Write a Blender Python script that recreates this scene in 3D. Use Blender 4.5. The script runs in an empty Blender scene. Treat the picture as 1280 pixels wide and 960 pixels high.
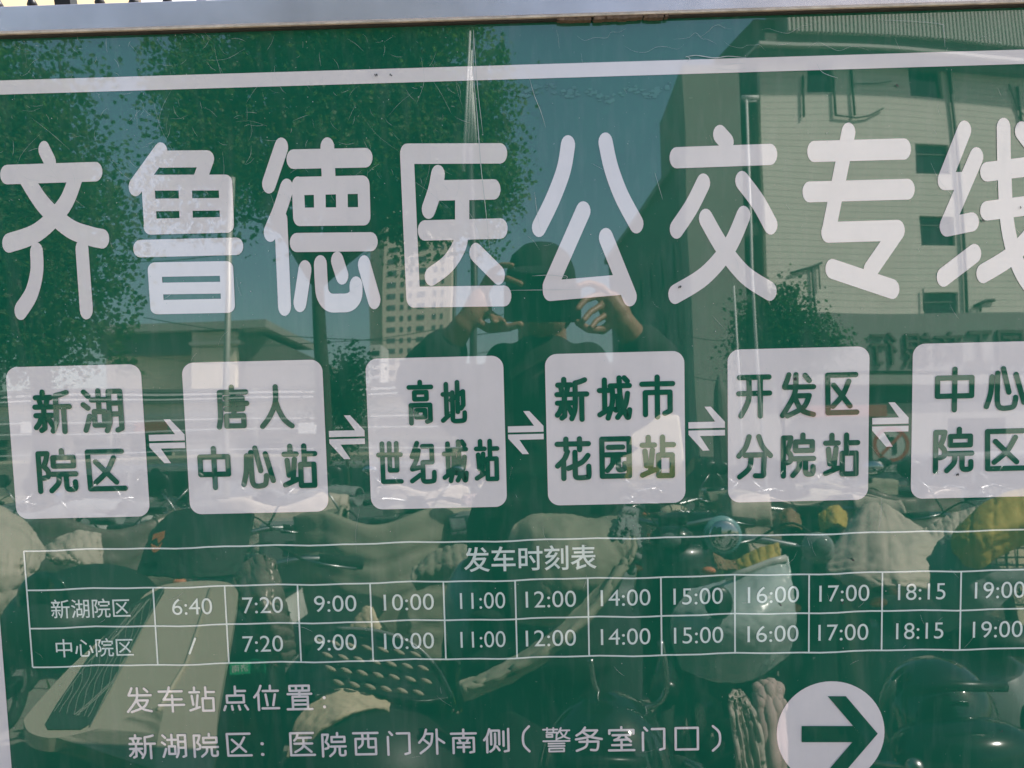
import bpy, bmesh, math, random
from mathutils import Vector, Matrix, Quaternion, noise as mnoise
from math import radians, sin, cos, pi, tan, sqrt
S = bpy.context.scene
C = S.collection
random.seed(7)

# ------------------------------------------------------------------ camera
TAU = radians(10.0)          # the notice board leans back by this much
DIST = 0.92                  # lens to board
FPX = 1100.0                 # focal length in pixels of a 1280 wide picture
PITCH, ROLL, YAW = radians(5.071), radians(-1.480), radians(-0.925)
CAMZ = 1.65
FOOT = Vector((0, 0, CAMZ - DIST*sin(TAU)))
M_SIGN = Matrix.Translation(FOOT) @ Matrix.Rotation(-TAU, 4, 'X')

def cam_axes():
    cp, sp, cy, sy, cr, sr = cos(PITCH), sin(PITCH), cos(YAW), sin(YAW), cos(ROLL), sin(ROLL)
    fwd = Vector((sy*cp, cy*cp, -sp)); r0 = Vector((cy, -sy, 0)); u0 = r0.cross(fwd)
    right = cr*r0 + sr*u0; up = right.cross(fwd)
    return right, up, fwd
AX = cam_axes()
cam_d = bpy.data.cameras.new('camera'); cam = bpy.data.objects.new('camera', cam_d); C.objects.link(cam)
rot = Matrix((AX[0], AX[1], -AX[2])).transposed().to_4x4()
cam.matrix_world = M_SIGN @ Matrix.Translation((0, -DIST, 0)) @ rot
cam_d.sensor_width = 36; cam_d.lens = 36*FPX/1280; cam_d.clip_start = 0.01; cam_d.clip_end = 3000
S.camera = cam
CAMP = cam.matrix_world.translation.copy()

# ------------------------------------------------------------------ light
SUN_AZ, SUN_EL = radians(64), radians(47)     # azimuth measured from +y towards +x
w = bpy.data.worlds.new('World'); S.world = w; w.use_nodes = True
nt = w.node_tree; bg = nt.nodes['Background']
sky = nt.nodes.new('ShaderNodeTexSky'); sky.sky_type = 'NISHITA'; sky.sun_disc = False
sky.sun_elevation = SUN_EL; sky.sun_rotation = SUN_AZ
sky.air_density = 1.2; sky.dust_density = 2.0; sky.ozone_density = .7
nt.links.new(sky.outputs[0], bg.inputs[0]); bg.inputs[1].default_value = 0.11
sd = bpy.data.lights.new('sun', 'SUN'); sd.energy = 4.7; sd.angle = radians(0.5); sd.color = (1, .95, .86)
so = bpy.data.objects.new('sun', sd); C.objects.link(so)
sdir = Vector((sin(SUN_AZ)*cos(SUN_EL), cos(SUN_AZ)*cos(SUN_EL), sin(SUN_EL)))
so.rotation_euler = sdir.to_track_quat('Z', 'Y').to_euler(); so.location = (5, 10, 20)
S.view_settings.view_transform = 'Standard'; S.view_settings.look = 'None'
S.view_settings.exposure = 1.42; S.view_settings.gamma = 1
S.view_settings.use_curve_mapping = False
S.cycles.max_bounces = 8

# ------------------------------------------------------------------ picture-to-place helpers
def ray(px, py): return (px-640)*AX[0] - (py-480)*AX[1] + FPX*AX[2]
def un(px, py):
    """point of the board (its own x and height) that the photo shows at a pixel"""
    v = ray(px, py); t = DIST/v.y
    return v.x*t, v.z*t
def rr(px, py):
    v = ray(px, py); t = DIST/v.y
    h = M_SIGN @ Vector((v.x*t, 0, v.z*t))
    d = (M_SIGN.to_3x3() @ Vector((v.x, -v.y, v.z))).normalized()
    return h, d
def W(px, py, Y):
    """place in the street, Y metres in front of the board, whose mirror image falls on a pixel"""
    h, d = rr(px, py); t = (-Y-h.y)/d.y
    return h + d*t
def WP(px, py, P, n):
    h, d = rr(px, py); t = (P-h).dot(n)/d.dot(n)
    return h + d*t
def DV(px, py, Y):
    """place behind the board seen directly at a pixel"""
    d = (M_SIGN.to_3x3() @ ray(px, py)); t = (Y-CAMP.y)/d.y
    return CAMP + d*t

# ------------------------------------------------------------------ materials
def mat(name, col, rough=.7, metal=0, noise=0, nscale=8, bump=0, bscale=40, spec=None, ior=None, bdist=.01, coat=0):
    m = bpy.data.materials.new(name); m.use_nodes = True
    n = m.node_tree.nodes; l = m.node_tree.links; b = n['Principled BSDF']
    b.inputs['Base Color'].default_value = (*col, 1); b.inputs['Roughness'].default_value = rough
    b.inputs['Metallic'].default_value = metal
    if ior: b.inputs['IOR'].default_value = ior
    if coat: b.inputs['Coat Weight'].default_value = coat; b.inputs['Coat Roughness'].default_value = .06
    g = n.new('ShaderNodeNewGeometry')
    if noise:
        t = n.new('ShaderNodeTexNoise'); t.inputs['Scale'].default_value = nscale; t.inputs['Detail'].default_value = 8
        t.inputs['Roughness'].default_value = .65
        l.new(g.outputs['Position'], t.inputs['Vector'])
        r = n.new('ShaderNodeMapRange'); r.inputs['From Min'].default_value = .3; r.inputs['From Max'].default_value = .7
        r.inputs['To Min'].default_value = 1-noise; r.inputs['To Max'].default_value = 1+noise
        l.new(t.outputs['Fac'], r.inputs['Value'])
        v = n.new('ShaderNodeVectorMath'); v.operation = 'SCALE'; v.inputs[0].default_value = col
        l.new(r.outputs[0], v.inputs['Scale']); l.new(v.outputs[0], b.inputs['Base Color'])
    if bump:
        t = n.new('ShaderNodeTexNoise'); t.inputs['Scale'].default_value = bscale; t.inputs['Detail'].default_value = 4
        l.new(g.outputs['Position'], t.inputs['Vector'])
        bp = n.new('ShaderNodeBump'); bp.inputs['Strength'].default_value = bump; bp.inputs['Distance'].default_value = bdist
        l.new(t.outputs['Fac'], bp.inputs['Height']); l.new(bp.outputs[0], b.inputs['Normal'])
    return m

def vinyl(name, col, dirt=.05):
    """printed film under a glossy laminate, a little wavy and dusty"""
    m = bpy.data.materials.new(name); m.use_nodes = True
    n = m.node_tree.nodes; l = m.node_tree.links; b = n['Principled BSDF']
    b.inputs['Roughness'].default_value = .015; b.inputs['IOR'].default_value = 2.0
    g = n.new('ShaderNodeNewGeometry')
    t = n.new('ShaderNodeTexNoise'); t.inputs['Scale'].default_value = 9; t.inputs['Detail'].default_value = 9; t.inputs['Roughness'].default_value = .7
    l.new(g.outputs['Position'], t.inputs['Vector'])
    # fine dust specks
    t2 = n.new('ShaderNodeTexNoise'); t2.inputs['Scale'].default_value = 260; t2.inputs['Detail'].default_value = 2
    l.new(g.outputs['Position'], t2.inputs['Vector'])
    r2 = n.new('ShaderNodeMapRange'); r2.inputs['From Min'].default_value = .72; r2.inputs['From Max'].default_value = .82
    r2.inputs['To Max'].default_value = .22
    l.new(t2.outputs['Fac'], r2.inputs['Value'])
    r = n.new('ShaderNodeMapRange'); r.inputs['From Min'].default_value = .3; r.inputs['From Max'].default_value = .7
    r.inputs['To Min'].default_value = 1-dirt; r.inputs['To Max'].default_value = 1+dirt
    l.new(t.outputs['Fac'], r.inputs['Value'])
    v = n.new('ShaderNodeVectorMath'); v.operation = 'SCALE'; v.inputs[0].default_value = col
    l.new(r.outputs[0], v.inputs['Scale'])
    mx = n.new('ShaderNodeMix'); mx.data_type = 'RGBA'; l.new(r2.outputs[0], mx.inputs['Factor'])
    l.new(v.outputs[0], mx.inputs['A']); mx.inputs['B'].default_value = (.5, .5, .46, 1)
    # faint dried water marks, stretched downwards
    mp = n.new('ShaderNodeMapping'); mp.inputs['Scale'].default_value = (60, 60, 1.6)
    l.new(g.outputs['Position'], mp.inputs['Vector'])
    t4 = n.new('ShaderNodeTexNoise'); t4.inputs['Scale'].default_value = 1.5; t4.inputs['Detail'].default_value = 5
    l.new(mp.outputs[0], t4.inputs['Vector'])
    r4 = n.new('ShaderNodeMapRange'); r4.inputs['From Min'].default_value = .5; r4.inputs['From Max'].default_value = .8
    r4.inputs['To Max'].default_value = .08
    l.new(t4.outputs['Fac'], r4.inputs['Value'])
    mx2 = n.new('ShaderNodeMix'); mx2.data_type = 'RGBA'; l.new(r4.outputs[0], mx2.inputs['Factor'])
    l.new(mx.outputs['Result'], mx2.inputs['A']); mx2.inputs['B'].default_value = (.45, .45, .42, 1)
    l.new(mx2.outputs['Result'], b.inputs['Base Color'])
    # slow waves of the film, bent horizontally
    t3 = n.new('ShaderNodeTexNoise'); t3.inputs['Scale'].default_value = 2.2; t3.inputs['Detail'].default_value = 2.2; t3.inputs['Roughness'].default_value=.35
    l.new(g.outputs['Position'], t3.inputs['Vector'])
    bp = n.new('ShaderNodeBump'); bp.inputs['Strength'].default_value = 1; bp.inputs['Distance'].default_value = .0018
    l.new(t3.outputs['Fac'], bp.inputs['Height']); l.new(bp.outputs[0], b.inputs['Normal'])
    return m

GREEN = vinyl('board_green', (.011, .125, .070), .09)
WHITE = vinyl('board_white', (.87, .775, .73), .05)
PALE = vinyl('board_pale_print', (.78, .84, .74), .04)
METAL = mat('brushed_metal', (.70, .62, .60), .26, .75, .14, 14, .10, 500, bdist=.0002)
BRASS = mat('bronze_edge', (.62, .50, .38), .45, .1, .3, 60)
RUBBER = mat('dark_gasket', (.035, .028, .02), .7, 0, .4, 90)
RUST = mat('corroded_putty', (.16, .10, .06), .9, 0, .6, 200, .6, 300, bdist=.002)
SCR = mat('scratch_white', (.55, .56, .52), .5)
IRON = mat('black_iron', (.015, .014, .016), .4, .3)
CREAM = mat('cream_plaster', (.36, .28, .17), .9, 0, .06, 3)
WPLAS = mat('white_plaster', (.55, .53, .50), .9, 0, .05, 3)
BLUESH = mat('blue_shade', (.05, .13, .25), .5, 0, .1, 3)

# ------------------------------------------------------------------ object helpers
def tag(o, label=None, cat=None, group=None, kind=None):
    if label: o['label'] = label
    if cat: o['category'] = cat
    if group: o['group'] = group
    if kind: o['kind'] = kind
    return o
def empty(name, loc=(0, 0, 0), rz=0):
    o = bpy.data.objects.new(name, None); C.objects.link(o); o.location = loc; o.rotation_euler = (0, 0, rz)
    return o
class MB:
    def __init__(s): s.v = []; s.f = []; s.sm = False
    def add(s, vs, fs):
        o = len(s.v); s.v += [tuple(p) for p in vs]; s.f += [tuple(i+o for i in f) for f in fs]; return s
    def box(s, a, b, M=None):
        (x0, y0, z0), (x1, y1, z1) = a, b
        vs = [Vector(p) for p in ((x0,y0,z0),(x1,y0,z0),(x1,y1,z0),(x0,y1,z0),(x0,y0,z1),(x1,y0,z1),(x1,y1,z1),(x0,y1,z1))]
        if M: vs = [M @ p for p in vs]
        return s.add(vs, [(0,3,2,1),(4,5,6,7),(0,1,5,4),(1,2,6,5),(2,3,7,6),(3,0,4,7)])
    def tube(s, pts, r, n=8, caps=True):
        pts = [Vector(p) for p in pts]
        if not isinstance(r, (list, tuple)): r = [r]*len(pts)
        vs = []; up = Vector((0, 0, 1)); prev = None
        for i, p in enumerate(pts):
            t = (pts[min(i+1, len(pts)-1)] - pts[max(i-1, 0)]).normalized()
            if prev is None:
                a = t.cross(up) if abs(t.z) < .95 else t.cross(Vector((1, 0, 0)))
            else: a = prev - t*prev.dot(t)
            a.normalize(); prev = a; b = t.cross(a)
            for k in range(n):
                q = 2*pi*k/n; vs.append(p + (a*cos(q) + b*sin(q))*r[i])
        fs = [(i*n+k, i*n+(k+1) % n, (i+1)*n+(k+1) % n, (i+1)*n+k) for i in range(len(pts)-1) for k in range(n)]
        if caps: fs += [tuple(range(n-1, -1, -1)), tuple((len(pts)-1)*n+k for k in range(n))]
        return s.add(vs, fs)
    def lathe(s, prof, n=20, M=None):
        vs = [Vector((r*cos(2*pi*k/n), r*sin(2*pi*k/n), z)) for r, z in prof for k in range(n)]
        if M: vs = [M @ p for p in vs]
        fs = [(i*n+k, i*n+(k+1) % n, (i+1)*n+(k+1) % n, (i+1)*n+k) for i in range(len(prof)-1) for k in range(n)]
        fs += [tuple(range(n-1, -1, -1)), tuple((len(prof)-1)*n+k for k in range(n))]
        return s.add(vs, fs)
    def ell(s, c, r, n=14, m=9, M=None):
        prof = [(max(1e-4, sin(pi*i/m)), -cos(pi*i/m)) for i in range(m+1)]
        T = Matrix.Translation(c) @ (M or Matrix.Identity(4)) @ Matrix.Diagonal((*([r]*3 if not hasattr(r, '__len__') else r), 1))
        return s.lathe(prof, n, T)
    def grid(s, rows):
        nr, nc = len(rows), len(rows[0])
        return s.add([p for r in rows for p in r], [(i*nc+j, i*nc+j+1, (i+1)*nc+j+1, (i+1)*nc+j) for i in range(nr-1) for j in range(nc-1)])
    def build(s, name, m, parent=None, smooth=False, bevel=0, sub=0, solid=0, loc=None):
        me = bpy.data.meshes.new(name); me.from_pydata(s.v, [], s.f); me.update()
        o = bpy.data.objects.new(name, me); C.objects.link(o); me.materials.append(m)
        bm = bmesh.new(); bm.from_mesh(me); bmesh.ops.recalc_face_normals(bm, faces=bm.faces)
        if solid: pass
        bm.to_mesh(me); bm.free()
        if solid:
            q = o.modifiers.new('s', 'SOLIDIFY'); q.thickness = solid
        if bevel:
            q = o.modifiers.new('b', 'BEVEL'); q.width = bevel; q.segments = 3; q.limit_method = 'ANGLE'
        if sub:
            q = o.modifiers.new('u', 'SUBSURF'); q.levels = q.render_levels = sub
        if smooth or sub:
            for p in me.polygons: p.use_smooth = True
        if parent: o.parent = parent
        if loc is not None: o.location = loc
        return o
def raw(name, v, f, m, parent=None):
    me = bpy.data.meshes.new(name); me.from_pydata([tuple(p) for p in v], [], f); me.update(); me.materials.append(m)
    o = bpy.data.objects.new(name, me); C.objects.link(o)
    if parent: o.parent = parent
    return o
def remesh_obj(name, mb, vox, m, parent=None, smooth=3):
    me = bpy.data.meshes.new('tmp'); me.from_pydata(mb.v, [], mb.f); me.update()
    o = bpy.data.objects.new('tmp', me); C.objects.link(o)
    bm = bmesh.new(); bm.from_mesh(me); bmesh.ops.recalc_face_normals(bm, faces=bm.faces); bm.to_mesh(me); bm.free()
    q = o.modifiers.new('r', 'REMESH'); q.mode = 'VOXEL'; q.voxel_size = vox; q.use_smooth_shade = True
    if smooth:
        q = o.modifiers.new('s', 'SMOOTH'); q.factor = .5; q.iterations = smooth
    dg = bpy.context.evaluated_depsgraph_get(); dg.update()
    nm = bpy.data.meshes.new_from_object(o.evaluated_get(dg)); nm.name = name
    bpy.data.objects.remove(o); nm.materials.clear(); nm.materials.append(m)
    for p in nm.polygons: p.use_smooth = True
    r = bpy.data.objects.new(name, nm); C.objects.link(r)
    if parent: r.parent = parent
    return r
def catmull(pts, k=6):
    P = [Vector(p) for p in pts]; out = []
    for i in range(len(P)-1):
        a, b, c, d = P[max(i-1, 0)], P[i], P[i+1], P[min(i+2, len(P)-1)]
        for j in range(k):
            t = j/k; out.append(.5*((2*b) + (c-a)*t + (2*a-5*b+4*c-d)*t*t + (3*b-a-3*c+d)*t**3))
    out.append(P[-1]); return out
_tc = {}
def text_geo(s, off=0.0):
    if (s, off) in _tc: return _tc[(s, off)]
    cu = bpy.data.curves.new('t', 'FONT'); cu.body = s; cu.size = 1; cu.resolution_u = 6; cu.offset = off
    o = bpy.data.objects.new('t', cu); C.objects.link(o)
    dg = bpy.context.evaluated_depsgraph_get(); dg.update()
    me = bpy.data.meshes.new_from_object(o.evaluated_get(dg))
    v = [(p.co.x, p.co.y) for p in me.vertices]; f = [tuple(p.vertices) for p in me.polygons]
    bpy.data.objects.remove(o); bpy.data.curves.remove(cu)
    x0 = min(p[0] for p in v); x1 = max(p[0] for p in v); y0 = min(p[1] for p in v); y1 = max(p[1] for p in v)
    v = [((p[0]-x0)/(x1-x0), (p[1]-y0)/(y1-y0)) for p in v]
    _tc[(s, off)] = (v, f, (x1-x0)/(y1-y0)); return _tc[(s, off)]

# ================================================================== THE NOTICE BOARD
sign = empty('notice_board'); sign.matrix_world = M_SIGN
tag(sign, 'green bus line notice board with white Chinese title, stop plates and timetable, framed in metal', 'notice board')
def layer(name, v2, faces, m, depth, parent=sign):
    """flat print: v2 = (x, height) on the board, depth = metres proud of the panel (per vertex or one number)"""
    if not hasattr(depth, '__len__'): depth = [depth]*len(v2)
    o = raw(name, [(x, -d, z) for (x, z), d in zip(v2, depth)], faces, m, parent)
    bm = bmesh.new(); bm.from_mesh(o.data)
    bm.normal_update()
    for f in bm.faces:
        if f.normal.y > 0: f.normal_flip()
    bm.to_mesh(o.data); bm.free()
    return o
def rrect(x0, z0, x1, z1, r, n=8):
    v = []
    for cx, cz, a in ((x1-r, z1-r, 0), (x0+r, z1-r, 90), (x0+r, z0+r, 180), (x1-r, z0+r, 270)):
        for k in range(n+1):
            q = radians(a+90*k/n); v.append((cx+r*cos(q), cz+r*sin(q)))
    return v
PX0, PX1, PZ0, PZ1 = -.625, .690, -.640, .2852
PT = .012
bd = MB(); bd.box((PX0, 0, PZ0), (PX1, PT, PZ1)); bd.build('panel', GREEN, sign)
bk = MB(); bk.box((PX0-.04, PT+.001, PZ0-.04), (PX1+.04, PT+.03, PZ1+.033)); bk.build('back_sheet', METAL, sign)
# metal frame: face bar, bronze lip, dark gasket
def frame_bar(a, b, horizontal=True):
    m = MB(); m.box(a, b); return m.build('frame_bar', METAL, sign, bevel=.0012)
TOPZ = PZ1 + .0035
zf0, zf1 = TOPZ, un(0, 12)[1]
frame_bar((PX0-.045, -.0095, zf0), (PX1+.045, PT, zf1))
frame_bar((PX0-.045, -.0095, PZ0-.032), (PX1+.045, PT, PZ0-.003))
frame_bar((PX0-.045, -.0095, PZ0-.003), (PX0-.003, PT, zf0))
frame_bar((PX1+.003, -.0095, PZ0-.003), (PX1+.045, PT, zf0))
m = MB(); m.box((PX0-.003, -.0108, zf0-.0022), (PX1+.003, -.001, zf0)); m.build('frame_lip', BRASS, sign, bevel=.0005)
m = MB(); m.box((PX0-.003, -.007, PZ1-.0005), (PX1+.003, -.0004, zf0-.0022)); m.build('gasket', RUBBER, sign)
m = MB()
for k in range(46):
    px = random.uniform(700, 835); x, z = un(px, 26)
    a = random.uniform(.0015, .006)
    m.box((x-a, -.0085-random.uniform(0, .002), zf0-.0046-random.uniform(0, .0012)), (x+a, -.0005, zf0-.0023))
tag(m.build('corroded_patch', RUST, sign), 'crumbling brown putty under the top frame', kind='stuff')
for px in (80, 350, 640, 935, 1200):
    x, z = un(px, 0)
    m = MB(); m.lathe([(.0001, 0), (.003, 0), (.003, .0012), (.0016, .002), (.0001, .002)], 12, Matrix.Translation((x, -.0095, PZ0-.018)) @ Matrix.Rotation(pi/2, 4, 'X'))
    m.build('screw', METAL, sign, True)
for sx in (PX0+.02, PX1-.02):
    m = MB(); m.tube([(sx, .072, -CAMZ*1.0154+.171), (sx, .072, .30)], .025, 14); m.build('post', METAL, sign, True)
    m = MB(); m.tube([(sx, .072, -CAMZ*1.0154+.1705), (sx, .072, -CAMZ*1.0154+.179)], .07, 20); m.build('post_foot', METAL, sign)

# white border line
bt0 = (un(0, 100.8)[1]+un(1280, 62)[1])/2; bt1 = (un(0, 118)[1]+un(1280, 80.5)[1])/2
xl = (un(0, 786)[0]+un(16, 960)[0])/2
bw = bt0-bt1
layer('border_line', [(xl-bw, bt1), (PX1-.03, bt1), (PX1-.03, bt0), (xl-bw, bt0)], [(0, 1, 2, 3)], WHITE, .0005)
layer('border_line', [(xl-bw, PZ0+.03), (xl, PZ0+.03), (xl, bt1-.0001), (xl-bw, bt1-.0001)], [(0, 1, 2, 3)], WHITE, .0005)
layer('border_line', [(PX1-.03-bw, PZ0+.03), (PX1-.03, PZ0+.03), (PX1-.03, bt1-.0001), (PX1-.03-bw, bt1-.0001)], [(0, 1, 2, 3)], WHITE, .0005)

# ---- strokes with a round (or oval) pen
def pen(strokes, conv, depth0, step=.00002):
    """strokes: (points, rx, ry, smooth); conv maps a drawn point to (x, height) on the board"""
    V = []; F = []; D = []; d = depth0
    def emit(vs, fs):
        nonlocal d
        o = len(V); V.extend(conv(*p) for p in vs); D.extend([d]*len(vs)); F.extend(tuple(i+o for i in f) for f in fs); d += step
    for pts, rx, ry, smooth in strokes:
        P = [Vector((x/rx, y/ry)) for x, y in pts]
        if smooth and len(P) > 2: chains = [catmull(P, 7)]
        else: chains = [[P[i], P[i+1]] for i in range(len(P)-1)]
        for ch in chains:
            n = len(ch); vs = []; fs = []
            nor = []
            for i in range(n):
                t = ch[min(i+1, n-1)]-ch[max(i-1, 0)]
                if t.length < 1e-9: t = Vector((1, 0))
                t.normalize(); nor.append(Vector((-t.y, t.x)))
            for i in range(n): vs += [ch[i]+nor[i], ch[i]-nor[i]]
            for i in range(n-1): fs.append((2*i, 2*i+1, 2*i+3, 2*i+2))
            for e, sg in ((0, -1), (n-1, 1)):
                nn = nor[e]; t = Vector((nn.y, -nn.x))*sg
                b = len(vs); K = 9
                for k in range(1, K):
                    q = pi*k/K; vs.append(ch[e] + nn*cos(q) + t*sin(q))
                fs.append((2*e,) + tuple(range(b, b+K-1)) + (2*e+1,))
            emit([(p.x*rx, p.y*ry) for p in vs], fs)
    return V, F, D

def title(ch, ox, oy, sc, st):
    conv = lambda x, y: un(ox+x/sc, oy+y/sc)
    V, F, D = pen(st, conv, .0006)
    layer('title_character', V, F, WHITE, D)['label'] = 'large white rounded character %s of the title' % ch
L = 33; Hh = 47
title('齐', 0, 160, 3.84, [
 ([(213,104),(243,165)], 27, 42, 0), ([(35,224),(460,210)], L, Hh, 0),
 ([(368,230),(310,370),(185,498),(45,552)], L, Hh, 1), ([(125,238),(210,368),(330,478),(430,518),(493,532)], L, Hh, 1),
 ([(177,596),(178,690),(152,795),(102,875)], 31, Hh, 1), ([(395,580),(416,872)], 31, Hh, 0)])
title('鲁', 150, 160, 3.84, [
 ([(196,115),(76,282)], L, 46, 0), ([(195,150),(419,148)], L, 41, 0), ([(420,148),(388,238)], L, 40, 0),
 ([(135,263),(507,262)], L, 38, 0), ([(135,265),(148,472)], 31, 38, 0), ([(507,262),(515,466)], L, 38, 0),
 ([(150,370),(510,366)], 30, 30, 0), ([(148,474),(515,465)], L, 38, 0), ([(314,265),(320,470)], 32, 35, 0),
 ([(98,579),(560,568)], L, 42, 0),
 ([(168,680),(512,674)], L, 35, 0), ([(168,682),(180,858)], L, 35, 0), ([(512,674),(520,852)], L, 35, 0),
 ([(170,771),(515,766)], 30, 28, 0), ([(180,860),(520,853)], L, 34, 0)])
title('德', 320, 160, 3.84, [
 ([(122,93),(63,268)], L, Hh, 0), ([(148,290),(112,400),(70,500)], 32, Hh, 1), ([(120,440),(138,856)], 31, 46, 0),
 ([(180,150),(527,143)], L, Hh, 0), ([(343,92),(350,260)], 33, Hh, 0),
 ([(203,279),(512,272)], 31, 44, 0), ([(202,277),(208,426)], 29, 44, 0), ([(517,274),(521,424)], 29, 44, 0), ([(210,427),(518,424)], 31, 44, 0),
 ([(306,279),(308,424)], 28, 30, 0), ([(412,276),(414,424)], 28, 30, 0), ([(196,550),(552,546)], L, 46, 0),
 ([(236,680),(212,838)], 31, 46, 0), ([(310,655),(314,740),(322,800),(352,836),(400,840),(450,835),(478,805),(481,757)], 31, 45, 1),
 ([(391,637),(414,708)], 30, 44, 0), ([(520,657),(568,824)], 30, 46, 0)])
title('医', 490, 160, 3.84, [
 ([(72,124),(520,122)], L, 49, 0), ([(72,124),(102,812)], L, 49, 0), ([(102,812),(540,806)], L, 50, 0),
 ([(221,224),(206,300),(176,390)], L, Hh, 1), ([(225,300),(490,295)], 31, 49, 0), ([(157,492),(522,483)], L, 49, 0),
 ([(337,300),(337,490)], 34, 40, 0), ([(337,470),(325,560),(270,650),(190,712)], L, 46, 1), ([(403,598),(511,706)], 31, Hh, 0)])
title('公', 655, 150, 3.84, [
 ([(211,120),(190,240),(138,380),(72,515)], 34, Hh, 1), ([(391,107),(418,230),(468,365),(539,498)], 34, Hh, 1),
 ([(284,437),(124,800)], 35, Hh, 0), ([(124,800),(124,820)], 34, 48, 0), ([(124,820),(470,790)], 33, 49, 0), ([(393,565),(507,848)], 34, Hh, 0)])
title('交', 825, 140, 3.84, [
 ([(287,108),(320,145)], 33, 46, 0), ([(78,220),(529,204)], L, 51, 0),
 ([(207,342),(150,455),(79,562)], L, Hh, 1), ([(393,330),(468,430),(530,542)], L, Hh, 1),
 ([(400,497),(330,650),(215,785),(72,875)], L, Hh, 1), ([(219,511),(300,650),(405,780),(526,860)], L, Hh, 1)])
title('专', 990, 140, 3.84, [
 ([(105,190),(537,178)], L, 51, 0), ([(82,384),(555,371)], L, 50, 0), ([(270,98),(174,578)], L, Hh, 0),
 ([(172,578),(507,568)], L, 50, 0), ([(507,568),(375,760)], L, 48, 0), ([(192,753),(481,850)], L, 48, 0)])
title('线', 1140, 140, 3.843, [
 ([(250,88),(155,328)], L, Hh, 0), ([(155,333),(255,331)], L, 43, 0), ([(308,216),(164,550)], L, Hh, 0),
 ([(165,553),(287,528)], L, 46, 0), ([(298,680),(150,793)], L, Hh, 0),
 ([(358,288),(640,252)], L, Hh, 0), ([(358,475),(660,436)], L, Hh, 0), ([(438,75),(442,280),(460,560),(525,770),(640,900),(670,800)], L, Hh, 1),
 ([(340,776),(470,695),(570,590),(640,480)], L, Hh, 1), ([(525,92),(585,170)], L, Hh, 0)])

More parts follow.
